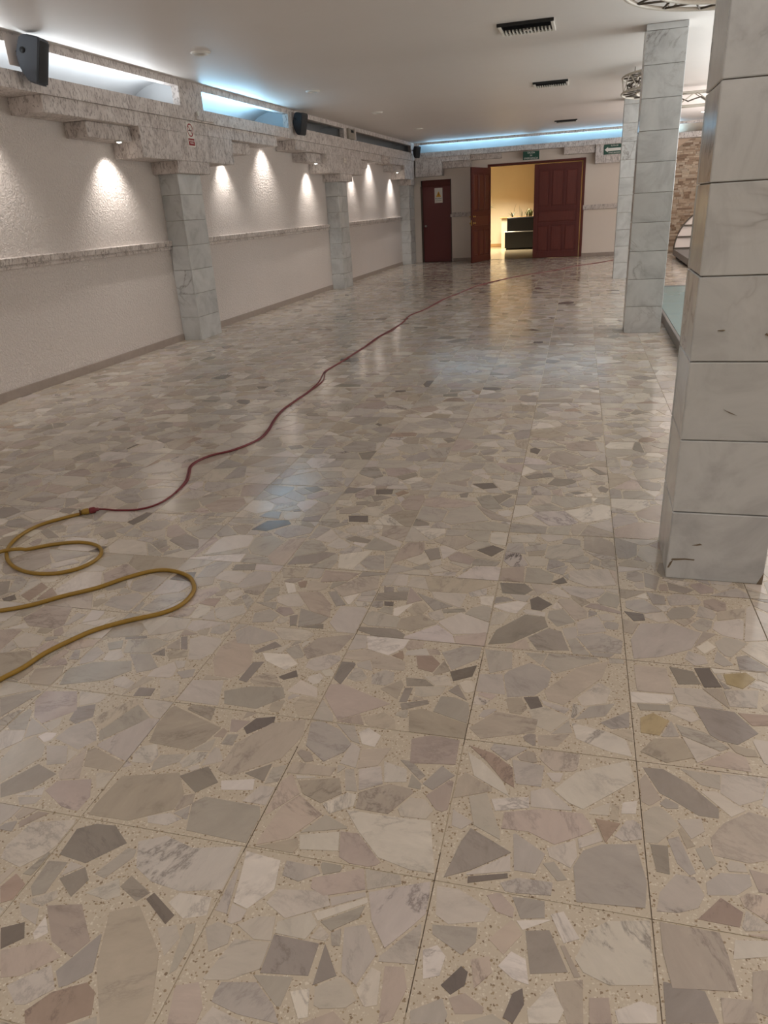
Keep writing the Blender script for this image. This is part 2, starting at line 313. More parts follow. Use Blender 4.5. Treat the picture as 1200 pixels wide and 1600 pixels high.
# ------------------------------------------------------------------ the distinct stones of the near floor: tone letter, then outline in millimetres
STONES = 'b-1295,1661 -1291,1596 -1265,1508 -1120,1501 -1088,1544 -1069,1617 -1281,1689;b-991,1444 -941,1428 -820,1528 -794,1635 -812,1709 -914,1672 -989,1557;k-973,1606 -909,1673 -916,1704 -976,1684 -997,1632;g-768,1596 -691,1541 -642,1593 -631,1631 -689,1687 -764,1716 -790,1698;w-599,1638 -557,1632 -551,1685 -601,1713 -624,1685;l-641,1545 -588,1536 -598,1617 -631,1639;g-1034,1548 -995,1549 -999,1600 -1034,1593;g-1202,1434 -1189,1395 -1124,1450 -1122,1486 -1198,1463;w-1124,1450 -1100,1428 -1056,1465 -1056,1507 -1106,1497;d-1012,1346 -966,1397 -1026,1450 -1092,1396;w-943,1372 -851,1390 -865,1431 -960,1404;g-969,1218 -788,1214 -770,1267 -807,1338 -976,1338 -1001,1308;b-782,1475 -652,1489 -644,1524 -781,1522;l-829,1419 -784,1442 -790,1507 -832,1484;b-706,1408 -644,1385 -596,1432 -622,1487 -737,1452;p-761,1247 -761,1215 -686,1253 -626,1348 -712,1401 -746,1352;g-590,1445 -556,1447 -591,1529 -616,1523;l-553,1453 -493,1491 -516,1558 -577,1532;w-510,1313 -438,1246 -350,1227 -289,1231 -332,1389 -457,1379 -567,1379;g-1615,1259 -1565,1379 -1591,1425 -1655,1458 -1695,1403 -1687,1339;d-1569,1208 -1499,1257 -1469,1325 -1554,1350 -1610,1253;l-1526,1352 -1470,1371 -1518,1440 -1586,1426;p-1367,1217 -1310,1212 -1308,1267 -1348,1329 -1445,1301 -1456,1260;b-1145,1213 -1042,1276 -1042,1336 -1099,1408 -1264,1359 -1274,1249 -1270,1208;b-1035,1271 -1001,1308 -1010,1343 -1054,1321;w-1088,1219 -1030,1221 -1002,1250 -1045,1263 -1101,1239;g-1492,1196 -1450,1211 -1448,1236 -1519,1221;l-1309,1298 -1274,1318 -1297,1366 -1350,1355;l-1336,1016 -1298,1065 -1276,1134 -1294,1184 -1409,1149 -1423,1069 -1409,1030;d-1174,1065 -1104,1145 -1170,1190 -1226,1184 -1269,1157 -1260,1074;w-1035,1083 -974,1054 -888,1045 -781,1074 -796,1202 -923,1169 -1011,1190 -1077,1156;g-1096,1036 -1060,1108 -1066,1132 -1091,1132 -1129,1043;d-1146,971 -1133,1023 -1166,1054 -1210,1010;g-1243,951 -1217,966 -1222,1057 -1275,1050 -1266,974;g-1290,1002 -1281,1069 -1295,1074 -1314,1001;n-1308,917 -1284,933 -1282,975 -1331,998 -1343,956;d-978,996 -958,1025 -1032,1058 -1042,1024;k-876,958 -867,984 -948,1027 -958,1007;w-1054,983 -1026,1001 -1060,1044 -1118,989;w-842,980 -790,1001 -802,1047 -886,1041 -899,1011;w-759,1116 -744,1047 -704,1038 -661,1101 -679,1183 -777,1191;l-658,1144 -612,1135 -566,1169 -580,1185 -663,1186;w-643,1226 -544,1243 -560,1302 -661,1269;p-575,1125 -537,1111 -443,1150 -464,1206 -580,1152;l-605,1035 -513,1090 -533,1125 -650,1104 -666,1064;g-491,1029 -436,1074 -431,1109 -521,1046;d-609,902 -504,920 -506,994 -614,992;d-487,903 -444,934 -492,997;l-656,971 -615,976 -629,1034 -673,1024 -708,995;g-743,920 -709,947 -716,985 -756,992 -778,971;g-815,899 -804,853 -793,867 -792,936 -806,977 -827,968;l-836,887 -825,936 -849,963 -889,945;l-1232,901 -1180,887 -1202,925 -1262,929;p-1114,861 -1044,838 -1025,882 -1053,908 -1106,960 -1189,937;k-1218,817 -1183,853 -1211,887 -1257,861;p-1168,761 -1128,774 -1066,833 -1129,858 -1215,814;b-973,832 -889,727 -798,749 -799,775 -851,891 -964,988 -1026,956;g-683,822 -618,811 -527,813 -555,846 -607,881 -682,864 -686,842;p-752,760 -694,774 -696,806 -730,853 -777,834;w-492,831 -474,839 -491,895 -529,879;l-436,943 -397,924 -373,1001 -417,1062 -462,1044;v-405,1073 -359,1017 -315,1077 -283,1126 -294,1206 -433,1144;n-1044,691 -961,710 -918,740 -940,782 -971,796 -1033,760 -1063,713;d-1562,1537 -1526,1581 -1560,1642 -1614,1614 -1597,1550;p-435,1588 -303,1609 -308,1713 -395,1720 -454,1690;w-490,1498 -427,1512 -439,1561 -512,1579;g-393,1528 -380,1547 -432,1596 -466,1595;g-349,1497 -297,1565 -340,1595 -381,1515;n-215,1641 -161,1574 -127,1554 -139,1630 -201,1678 -276,1698;w-243,1576 -137,1518 -160,1568 -224,1633 -275,1670;l-124,1570 -54,1572 -50,1656 -143,1663;b-247,1733 -88,1795 -82,1857 -215,1870 -289,1777;l-85,1826 -40,1805 15,1885 -67,1925 -116,1898;g122,1915 153,1985 73,1953 30,1880;g140,1857 193,1875 196,1953 107,1880;w37,1791 129,1754 196,1744 181,1814 131,1840 21,1863;t225,1859 279,1856 313,1930 268,1960 228,1928;g344,1869 444,1820 471,1839 410,1897 331,1918;b288,1740 365,1776 343,1855 260,1837 220,1773;p515,1749 510,1807 470,1825 379,1753;d261,1616 292,1599 352,1555 402,1556 407,1590 340,1669 277,1712 223,1707;w22,1529 60,1514 201,1651 182,1725 40,1649 -19,1568;l373,1670 421,1662 429,1719 325,1722;l419,1650 461,1613 522,1649 554,1733 434,1726;l76,1501 125,1506 130,1553 84,1520;w158,1519 195,1527 201,1574 163,1560;p-146,1404 -76,1408 -9,1381 53,1421 89,1450 60,1498 -57,1489 -143,1459;n116,1414 155,1485 91,1488;d-241,1340 -265,1225 -204,1260 -113,1333 -223,1387;g-217,1399 -145,1367 -148,1392 -199,1517 -245,1495;l-274,1386 -247,1379 -222,1408 -280,1441;g40,1324 49,1227 202,1245 210,1316 190,1425 108,1407 62,1377;d234,1353 264,1351 267,1437 225,1433;g284,1388 310,1358 324,1368 296,1474 268,1458;g349,1381 377,1408 363,1462 332,1442;b373,1431 452,1425 528,1456 554,1578 481,1595 411,1541 373,1486;v274,1249 318,1271 336,1309 320,1354 278,1355 237,1295 226,1242;g343,1311 407,1325 446,1360 446,1391 381,1381 344,1346;n400,1241 414,1281 371,1310 314,1242;p458,1345 505,1347 516,1398 448,1406;k-206,1222 -113,1257 -115,1270 -208,1240;l-264,1122 -231,1105 -154,1130 -144,1166 -225,1200 -276,1197;g-262,1073 -191,1040 -164,1076 -166,1111 -230,1101 -267,1096;p-129,1161 -91,1153 -90,1178 -127,1213 -156,1198;g-73,1155 -20,1169 -23,1215 -97,1207;l-113,1216 -9,1231 -7,1267 -87,1263 -130,1239;g3,1274 26,1283 -7,1328 -33,1317;p-102,1061 -66,1118 -91,1149 -138,1090;d-42,1031 35,1053 -8,1141 -60,1128;w24,1116 58,1135 21,1195 -7,1180;w66,1060 118,1044 207,1065 210,1214 120,1193 78,1160 49,1085;b232,1142 244,1067 372,1090 365,1165 353,1230 258,1217 231,1219;w-261,969 -229,984 -224,1029 -246,1050 -275,1032;k-199,950 -173,976 -171,1005 -187,1015 -222,965;p-183,914 -129,927 -128,940 -170,960 -201,942;p-153,974 -121,1016 -132,1050 -169,1034;w-77,1012 -43,1007 -54,1061 -86,1072 -110,1033;k-68,922 -49,965 -55,997 -74,982 -88,930;g-267,875 -201,891 -198,910 -214,939 -273,899;w-37,930 19,943 30,971 2,1017 -42,954;b37,947 68,954 66,1043 8,1025;p80,957 123,967 117,1017 79,1008;w135,970 208,988 210,1020 180,1025 129,994;d226,992 325,1016 307,1075 227,1077;p-330,860 -306,872 -290,942 -307,984 -348,978;w374,1160 466,1189 473,1224 385,1207;b393,1056 437,1048 460,1159 408,1140;b334,1018 400,1033 396,1077 336,1069;l316,1970 378,1936 404,1956 378,2014 339,2006;g230,1968 322,1979 320,2010 222,1999;n553,1956 627,1971 637,2019 522,2011;l326,1471 361,1504 358,1546 298,1527;b-74,1740 -18,1744 17,1809 -77,1783;d-205,2275 -82,2409 -100,2477 -175,2483 -274,2351 -291,2248;g-88,2479 -48,2416 18,2463 -30,2552 -85,2529;g71,2274 182,2274 190,2359 117,2400 24,2361;g-10,2333 30,2351 23,2429 -30,2407;k-154,2529 -116,2524 -75,2582 -136,2637 -166,2605;k-57,2756 -22,2776 -40,2822 -85,2771;k-371,2973 -321,3056 -379,3092 -447,3029;d-643,2889 -599,2919 -632,3028 -695,2990;g-216,3048 -130,3079 -127,3150 -228,3098;d-282,2639 -189,2641 -160,2687 -197,2737 -303,2728;k-380,2002 -319,2042 -312,2110 -400,2054;d-531,1945 -439,1963 -474,1993 -545,1992;d-511,1861 -507,1940 -534,1935 -537,1856;d-517,1818 -436,1867 -445,1886 -530,1849;n-515,2051 -460,2039 -443,2095 -481,2138 -539,2127;g-262,2072 -189,2114 -198,2213 -298,2215;g-396,2065 -312,2150 -311,2223 -376,2221 -450,2165;k-105,1897 -69,1916 -90,1974 -136,1961;b-58,1960 -7,1945 114,2117 137,2216 29,2156 -72,2008;k236,2509 278,2522 274,2569 203,2576;d294,2793 336,2773 358,2889 295,2923;d387,2782 446,2757 485,2798 386,2845;g316,2651 364,2659 364,2724 297,2747;d360,2129 431,2143 414,2212 339,2226;k439,2127 494,2138 469,2241 420,2232;t512,2159 558,2142 607,2204 583,2236 510,2212;w465,2328 511,2378 486,2415 443,2365;g490,2284 517,2260 550,2276 510,2357;v224,2252 311,2279 425,2351 471,2466 375,2516 259,2495 219,2375;l350,2025 482,2019 477,2050 428,2116 338,2107;l503,2039 583,2047 606,2142 497,2121;b226,2067 340,2073 327,2214 222,2213;d-317,1908 -360,1987 -386,1946;g-496,2438 -410,2466 -420,2490 -508,2466;w-358,2532 -314,2526 -311,2606 -370,2596;g-92,2153 -74,2226 -153,2221;d-778,2561 -739,2573 -749,2614 -791,2607;k-749,2455 -711,2456 -717,2489 -758,2488;g-41,2843 -23,2938 -111,2871;g12,2907 67,2922 73,2963 -17,2965;w-292,3135 -187,3158 -179,3252 -308,3214;l-12,2798 68,2754 178,2787 148,2929 -15,2887;k-1563,3082 -1462,3188 -1501,3238 -1610,3209 -1649,3090;d-1559,3243 -1580,3338 -1656,3336 -1679,3256;k-1164,3266 -1059,3273 -1083,3355 -1188,3340;d-1433,2661 -1453,2723 -1549,2698 -1539,2643;g-2021,2791 -2000,2839 -2046,2909 -2091,2844;g-1860,3155 -1855,3222 -1954,3185 -1955,3115;n-2322,2218 -2323,2345 -2387,2380 -2398,2257;k-2425,2189 -2394,2223 -2433,2257 -2466,2216;k-1672,2507 -1702,2597 -1779,2578 -1791,2512;g-1816,2220 -1818,2343 -1869,2372 -1963,2318 -1956,2249;g-1697,2228 -1630,2362 -1653,2415 -1753,2369 -1768,2242;n-1462,2323 -1467,2391 -1524,2381 -1545,2335;g-1192,2345 -1209,2403 -1299,2387;d-1083,2238 -1058,2243 -1081,2320 -1112,2307;d-941,2240 -953,2274 -1034,2235;d-1135,2031 -1057,2093 -1095,2119 -1148,2044;w-1079,1993 -985,1951 -953,1997 -1012,2048 -1113,2039;d-1093,1858 -1082,1986 -1122,1975 -1127,1865;k-968,1896 -924,1924 -944,1959 -993,1910;v-876,1832 -816,1826 -834,1876 -906,1908 -932,1838;g-1116,1731 -997,1729 -924,1804 -952,1856 -1071,1838 -1149,1796;d-1393,1720 -1400,1761 -1461,1756 -1455,1708;g-1610,1771 -1550,1841 -1587,1896 -1728,1859 -1800,1803 -1763,1712;b-1863,1683 -1769,1711 -1826,1819 -1923,1780 -1904,1723;g-1543,1958 -1510,2031 -1574,2053 -1684,2021 -1649,1938;d-1475,1949 -1505,1998 -1531,1949;d-1439,2004 -1411,2005 -1460,2090 -1483,2081;g-1717,1943 -1676,1966 -1703,2017 -1754,1985;w-1382,1884 -1364,1898 -1379,1936 -1422,1928;g-1334,1834 -1304,1850 -1317,1897 -1378,1865;p-1227,1874 -1160,1868 -1117,1935 -1149,2032 -1245,2149 -1291,2049 -1281,1965;l-1239,2081 -1160,2085 -1091,2143 -1118,2172 -1245,2209 -1282,2154;b-929,2032 -828,2104 -804,2226 -942,2170 -970,2088;b-1269,2616 -1174,2632 -1182,2715 -1313,2703;p-1040,2359 -944,2325 -971,2423 -1055,2519 -1153,2502;g-947,2414 -911,2434 -988,2536 -1021,2525;b-945,2496 -815,2589 -839,2703 -928,2673 -1009,2555;g-1232,2474 -1248,2529 -1299,2505 -1289,2450;w-1190,2481 -1160,2500 -1195,2568 -1244,2574;n-1162,2544 -1134,2548 -1148,2605 -1186,2584;d-1165,2777 -1108,2889 -1160,2898 -1297,2824 -1303,2738;g-907,2754 -832,2760 -873,2909 -946,2887 -962,2810;d-1072,3032 -986,3023 -980,3061 -1075,3096 -1112,3052;p-1729,1540 -1678,1517 -1603,1599 -1673,1692 -1790,1669 -1786,1615;g-1764,1467 -1710,1478 -1759,1568 -1777,1573 -1799,1492;d-2706,2819 -2655,2843 -2803,2938 -2818,2893;g-2377,2858 -2341,2903 -2402,2964 -2452,2907;g-2201,2913 -2230,2982 -2305,3012 -2305,2909;g-1846,1516 -1799,1663 -1820,1672 -1926,1605;l-1350,1711 -1302,1747 -1336,1815 -1416,1818;g-2004,2078 -1982,2164 -2033,2168 -2026,2066;l-2089,1888 -2018,1913 -2041,1978 -2148,1994 -2158,1933;g-1798,1866 -1832,1921 -1854,1921 -1837,1859;w-1412,2241 -1367,2223 -1302,2299 -1342,2352 -1456,2311;k-1126,3664 -1033,3677 -1046,3762 -1147,3739;n-988,3648 -941,3714 -983,3744 -1018,3694;k-526,3819 -447,3855 -484,3929 -603,3898;d-1503,3640 -1459,3698 -1521,3744 -1590,3708;d-1104,3554 -1021,3628 -1094,3653 -1147,3636;d-887,4665 -830,4722 -885,4777 -939,4757;d-410,3616 -353,3742 -391,3762 -458,3718;d-633,3680 -597,3685 -600,3759 -650,3727;d-1169,5962 -1044,5969 -1063,6082 -1184,6041;d-1958,4412 -1879,4456 -1930,4525 -2010,4480;d-2128,5246 -2058,5280 -2120,5374 -2198,5319;d-1757,5898 -1688,5913 -1716,6015 -1798,5988;g-651,4284 -501,4301 -619,4344 -676,4313;g-1261,4260 -1179,4322 -1272,4379 -1340,4304;g-610,4428 -544,4457 -520,4549 -579,4566 -643,4513;d-281,4015 -143,4080 -158,4141 -263,4102 -310,4059;k-315,4525 -264,4486 -250,4577 -287,4618 -320,4592;d-532,4908 -498,4942 -532,4981 -573,4935;g-432,5309 -386,5433 -453,5459 -518,5363;g96,5197 127,5267 36,5271 -9,5228;d97,5450 131,5501 97,5560 42,5525;d322,4364 383,4351 423,4395 366,4490 312,4423;g199,5162 285,5127 332,5200 231,5275 156,5213;d389,5489 484,5556 396,5630 352,5517;d118,3870 152,3851 170,3909 130,3955 107,3918;d-8,3804 44,3837 3,3854 -43,3832;g-302,4626 -204,4627 -137,4680 -269,4762 -336,4707;d68,4804 124,4848 82,4893 12,4862'

# ------------------------------------------------------------------ room shell
XW = -5.41; YB = 22.4; XF = -5.0; YF = 22.05
def st(name, mb, mat, parent=None): 
    o = mb.build(name, mat, parent)
    if parent is None: o['kind'] = 'structure'
    return o
st('wall_left', MB(True).box(XW-.15, -5.5, 0, XW, YB, 2.72), PLASTER)
st('ceiling', MB(True).box(XF-.03, -5.5, 3.135, 8.3, YF+.03, 3.30), CEIL)
st('wall_right', MB().box(8.15, -5.5, 0, 8.3, YB+.2, 3.4), SMOOTH)
st('wall_rear', MB().box(-6.2, -5.65, 0, 8.3, -5.5, 3.4), SMOOTH)
# end wall with two door openings and, further right, an arched niche
bw = MB()
D1 = (-4.93, -4.02, 2.26); D2 = (-2.90, -.34, 2.50)
ZT = 2.86
for x0, x1, z0, z1 in ((XW, D1[0], 0, ZT), (D1[0], D1[1], D1[2], ZT), (D1[1], D2[0], 0, ZT), (D2[0], D2[1], D2[2], ZT), (D2[1], 1.45, 0, ZT)):
    bw.box(x0, YB, z0, x1, YB+.16, z1)
st('wall_end', bw, SMOOTH)
AC, AA, AB, AZ = 4.1, 2.5, 1.27, 1.9
poly = [(1.45, 0), (AC-AA, 0)]
for i in range(25):
    a = math.pi - math.pi*i/24; poly.append((AC+AA*math.cos(a), AZ+AB*math.sin(a)))
poly += [(AC+AA, 0), (8.15, 0), (8.15, 3.40), (1.45, 3.40)]
st('wall_arch', MB().prism(poly, 'y', YB, YB+.14), BEIGE)
st('wall_niche', MB().box(1.2, YB+.30, 0, 8.3, YB+.42, 3.4), BEIGE)
# ledger stones stacked inside the arch: too small here to pick apart singly
led = MB(); z = 0.0; rr = random.Random(5)
LC = [srgb(214, 194, 172), srgb(198, 176, 154), srgb(222, 206, 186), srgb(180, 156, 134), srgb(156, 132, 112), srgb(206, 190, 172)]
while z < 3.2:
    hh = rr.choice([.035, .045, .05, .06]); x = 1.3 + rr.random()*.1
    while x < 4.4:
        ww = rr.uniform(.07, .22); d = rr.uniform(0, .035)
        led.box(x, YB+.25-d, z, x+ww-.004, YB+.31, z+hh-.004, 0, (*rr.choice(LC)[:3], .2, rr.random(), rr.random(), rr.random()))
        x += ww
    z += hh
LEDM = N('ledger_stone'); _at = LEDM.n('ShaderNodeAttribute', attribute_name='Col')
LEDM.bs('Base Color', LEDM.mix(LEDM.noise(LEDM.pos(), 30, 4), LEDM.mix(1.0, _at.outputs['Color'], g(.7), 'MULTIPLY'), _at.outputs['Color'])); LEDM.bs('Roughness', .8)
o = led.build('ledger_stone_facing', LEDM.m, bpy.data.objects['wall_niche'], fix=False); o['kind'] = 'stuff'

# lobby behind the doors
st('floor_lobby', MB().box(-7.5, YB+.0, -.1, 1.2, 30.2, -.002), mk_smooth('lobby_floor', (196, 178, 146), (206, 190, 160), .12, .03))
st('wall_lobby_back', MB().box(-7.5, 29.4, 0, 1.2, 29.55, 2.9), CREAM)
st('wall_lobby_right', MB().box(.2, YB+.16, 0, .35, 29.4, 2.9), CREAM)
st('wall_lobby_left', MB().box(-7.5, YB+.16, 0, -7.35, 29.4, 2.9), CREAM)
st('ceiling_lobby', MB().box(-7.5, YB+.16, 2.8, 1.2, 29.5, 2.92), CEIL)
st('baseboard_lobby', MB().box(-7.35, 29.38, 0, -3.3, 29.4, .11, .004), TAN)

# ------------------------------------------------------------------ cornice with lit coves (trim_1 along the left wall, trim_2 across the end wall)
CY = [2.866, 9.266, 15.666, 22.066]
t1 = MB(True)
t1.box(XF-.10, -5.5, 2.70, XF, YF, 2.845); t1.box(XF-.10, 12.63, 2.845, XF, YF, 2.885)
t1.box(XF-.10, -5.5, 3.06, XF, YF, 3.134)
for a, b in ((2.1, 2.7), (9.08, 9.66), (12.62, 12.76), (15.63, 16.22), (21.7, YF)): t1.box(XF-.098, a, 2.84, XF-.002, b, 3.09)
trim1 = st('trim_1', t1, CANTERA)
t1s = MB(True).box(XW-.75, -5.5, 2.70, XF-.10, YF, 2.725); st('cove_soffit', t1s, CANTERA, trim1)
cv = MB(True)                                              # the curved cove behind the slots
prof = [(-5.78, 2.725), (-5.78, 2.80)] + [(-5.78+.55*(1-math.cos(a)), 2.80+.335*math.sin(a)) for a in [math.pi/2*i/10 for i in range(1, 11)]] + [(XF-.06, 3.136)]
for y0, y1 in ((-5.5, 9.14), (9.62, 12.70), (12.74, 15.68), (16.2, 21.9)):
    n = len(prof); cv.add([(x, y0, z) for x, z in prof] + [(x, y1, z) for x, z in prof], [(i, i+1, n+i+1, n+i) for i in range(n-1)], None, True)
    for yy in (y0, y1): cv.add([(x, yy, z) for x, z in prof] + [(XF-.06, yy, 2.725)], [tuple(range(n+1))])
cvo = cv.build('cove', COVE, trim1, fix=False)
# stepped corbels, one around each wall column
for k, cy in enumerate(CY):
    clip = YF if k == 3 else 99
    e = empty('stepped_corbel', (XF-.2, cy, 2.1), None, None, None, 'structure'); e.name = 'trim_%d' % (10+k); ORG[e.name] = Vector(e.location)
    def sb(nm, y0, y1, z0, z1, xf, xb=XW+.0):
        y1 = min(y1, clip)
        MB(True).box(xb, y0, z0, xf, y1, z1, .006).build(nm, CANTERA, e)
    sb('upper_step', cy-2.74, cy+2.84, 2.55, 2.70, XF-.025)
    sb('recessed_step', cy-1.98, cy+2.0, 2.40, 2.55, XF-.14)
    sb('lower_step', cy-1.17, cy+1.17, 2.23, 2.552, XF-.025)
    sb('capital', cy-.42, cy+.42, 2.088, 2.23, XF-.03)
# end wall cornice
t2 = MB(True)
t2.box(XF-.10, YF, 2.755, 8.1, YF+.10, 2.885); t2.box(XF-.10, YF, 3.075, 8.1, YF+.10, 3.134)
t2.box(XF-.1, YF+.002, 2.88, -4.86, YF+.098, 3.08)
trim2 = st('trim_2', t2, CANTERA)
MB(True).box(XW, YF+.10, 2.755, 8.1, 23.0, 2.775).build('cove_soffit', CANTERA, trim2)
cv = MB(True); prof2 = [(22.78, 2.775), (22.78, 2.85)] + [(22.78-.5*(1-math.cos(a)), 2.85+.285*math.sin(a)) for a in [math.pi/2*i/10 for i in range(1, 11)]] + [(YF+.06, 3.136)]
n = len(prof2); cv.add([(-4.95, y, z) for y, z in prof2] + [(8.1, y, z) for y, z in prof2], [(i, i+1, n+i+1, n+i) for i in range(n-1)], None, True)
for xx in (-4.95, 8.1): cv.add([(xx, y, z) for y, z in prof2] + [(xx, YF+.06, 2.775)], [tuple(range(n+1))])
cv.build('cove', COVE, trim2, fix=False)
for nm, x0, x1, z0, z1, yf in (('stepped_block', -5.0, -4.22, 2.285, 2.76, YF+.02), ('stepped_block', -4.22, -3.42, 2.46, 2.63, YF+.13), ('stepped_block', -4.22, -3.42, 2.63, 2.76, YF+.02),
        ('stepped_block', -3.42, -2.56, 2.62, 2.76, YF+.16), ('stepped_block', -.86, -.03, 2.58, 2.76, YF+.10), ('stepped_block', -.03, 1.45, 2.31, 2.76, YF+.04)):
    MB(True).box(x0, yf, z0, x1, YB, z1, .006).build(nm, CANTERA, trim2)

# chair rails and skirting
spans = [(-5.5, 2.56), (3.17, 8.96), (9.57, 15.34), (15.99, 21.74)]
for i, (a, b) in enumerate(spans):
    r = MB(True).prism([(XW, 1.185), (XW+.035, 1.19), (XW+.04, 1.215), (XW+.03, 1.22), (XW+.03, 1.228), (XW+.052, 1.235), (XW+.06, 1.29), (XW+.05, 1.298), (XW, 1.30)], 'y', a, b)
    st('trim_%d' % (3+i), r, CANTERA)
    st('baseboard_left' if i == 1 else 'baseboard_left_%d' % i, MB().box(XW, a, 0, XW+.018, b, .09, .003), SKIRT)
for nm, x0, x1 in (('baseboard_end', D1[1]+.03, D2[0]-.05), ('baseboard_end_right', D2[1]+.07, 1.45)):
    st(nm, MB().box(x0, YB-.018, 0, x1, YB, .09, .003), SKIRT)
for nm, x0, x1 in (('trim_7', D1[1]+.02, D2[0]-.03), ('trim_8', D2[1]+.05, 1.45)):
    st(nm, MB().box(x0, YB-.045, 1.235, x1, YB, 1.355, .008), CANTERA)

# ------------------------------------------------------------------ marble-clad columns
def slab_mesh(sx, sy, sz):
    mb = MB().box(-sx/2, -sy/2, 0, sx/2, sy/2, sz, .0035)
    me = bpy.data.meshes.new('marble_slab'); me.from_pydata(mb.v, [], mb.f); me.materials.append(MARBLE); return me
def column(label, x0, y0, x1, y1, ztop, left=False, courses=.3075):
    e = empty('marble_column', ((x0+x1)/2, (y0+y1)/2, 0), label, 'column', 'marble-clad columns of the hall', 'thing')
    MB().box(x0+.012, y0+.012, 0, x1-(0 if left else .012) if not left else x1-.012, y1-.012, ztop).build('grout_core', COLGROUT, e)
    T = .02; nz = int(math.ceil(ztop/courses - .05)); rj = random.Random(int(y0*100))
    fm = {}
    for i in range(nz):
        z0 = i*courses; z1 = min((i+1)*courses - .0035, ztop - .001)
        def slab(sx, sy, x, y):
            k = (round(sx, 3), round(sy, 3), round(z1-z0, 3))
            if k not in fm: fm[k] = slab_mesh(sx, sy, z1-z0)
            put('marble_slab', fm[k], e, (x, y, z0))
        j = lambda: rj.uniform(-.0022, .0022)
        xl = x0 + (T if not left else 0)
        if left:
            slab(x1-x0-T, T, (x0+x1-T)/2, y0+T/2+j()); slab(x1-x0-T, T, (x0+x1-T)/2, y1-T/2+j()); slab(T, y1-y0, x1-T/2+j(), (y0+y1)/2)
        else:
            slab(x1-x0, T, (x0+x1)/2+j()*.5, y0+T/2+j()); slab(x1-x0, T, (x0+x1)/2, y1-T/2+j())
            slab(T, y1-y0-2*T-.002, x0+T/2+j()+.003, (y0+y1)/2); slab(T, y1-y0-2*T-.002, x1-T/2+j()-.003, (y0+y1)/2)
    return e
zc = lambda y: wz(3.135, y)-.002
near = column('square grey-white marble column with chipped lower edge, largest and closest to the camera', .381, 2.89, .756, 3.265, zc(2.9))
mid = column('square white marble column standing beside the corner of the blue glass dance floor', .430, 9.15, .840, 9.56, zc(9.2))
column('narrow-looking grey veined marble column half hidden behind the column beside the glass floor', .446, 15.65, .80, 16.0, zc(15.7))
for cy, lab in ((CY[1], 'marble wall column under the stone corbel that carries the no smoking sign'), (CY[2], 'marble wall column in the middle of the left wall under the second stepped corbel'), (CY[3], 'marble wall column in the far corner next to the small red door')):
    column(lab, XW+.001, cy-.295, -5.13, cy+.295 if cy < 20 else YB-.004, 2.088*(1+.0021*(cy-9)), True)
# chips and cracks on the nearest column
ch = MB(); rk = random.Random(3)
def chip(pts, y): ch.add([(x, y-.0006, z) for x, z in pts] + [(x, y+.006, z) for x, z in pts], [tuple(range(len(pts)))] + [(i, (i+1) % len(pts), len(pts)+(i+1) % len(pts), len(pts)+i) for i in range(len(pts))])
for pts in ([(.395,.088),(.40,.094),(.45,.098),(.487,.096),(.486,.091),(.45,.092),(.41,.086)], [(.384,.05),(.392,.075),(.404,.088),(.398,.068),(.39,.05)],
            [(.735,.0),(.756,.055),(.756,0)], [(.625,1.02),(.64,1.012),(.648,1.02),(.665,1.016),(.67,1.02),(.65,1.026),(.64,1.018),(.63,1.026)], [(.465,1.035),(.49,1.036),(.488,1.039),(.466,1.038)],
            [(.70,1.016),(.72,1.018),(.74,1.024),(.72,1.022)], [(.52,.74),(.545,.725),(.57,.717),(.545,.729)], [(.47,.16),(.50,.17),(.51,.165),(.49,.160)]):
    chip(pts, 2.888)
o = ch.build('chipped_spots', COLGROUT, near); o['label'] = 'dark chips and scratches'

# ------------------------------------------------------------------ doors
d1 = empty('door_1', ((D1[0]+D1[1])/2, YB, 0), None, None, None, 'structure')
MB().box(D1[0]+.05, YB+.03, .005, D1[1]-.03, YB+.07, 2.085, .004).build('door_leaf', REDDOOR, d1)
MB().box(D1[0], YB+.10, 0, D1[1], YB+.14, D1[2]).build('leak_blocker', DARK, d1)  # added dark box, stops lobby light leaking past the door head
MB().box(D1[0]+.05, YB+.01, 2.085, D1[1]-.02, YB+.07, D1[2], .006).box(D1[0]+.05, YB-.005, 2.10, D1[1]-.02, YB+.02, 2.13, .004).build('door_head', WOOD, d1)
fr = MB().box(D1[0]-.0, YB-.02, 0, D1[0]+.05, YB+.10, 2.10, .004).box(D1[1]-.03, YB-.01, 0, D1[1]-.0, YB+.10, D1[2], .004).build('door_frame', simple('dark_jamb', (78, 62, 54), .5), d1)
kb = MB().lathe([(.028, 0), (.028, -.006), (.012, -.01), (.012, -.04), (.026, -.05), (.03, -.062), (.02, -.075), (0, -.078)], (D1[0]+.13, YB+.03, 1.02), 16, 'y').build('door_knob', STEEL, d1)
sw = MB().box(D1[1]-.03, YB-.03, 1.24, D1[1]+.03, YB-.008, 1.31, .003).build('hinge_plate', PALE, d1)

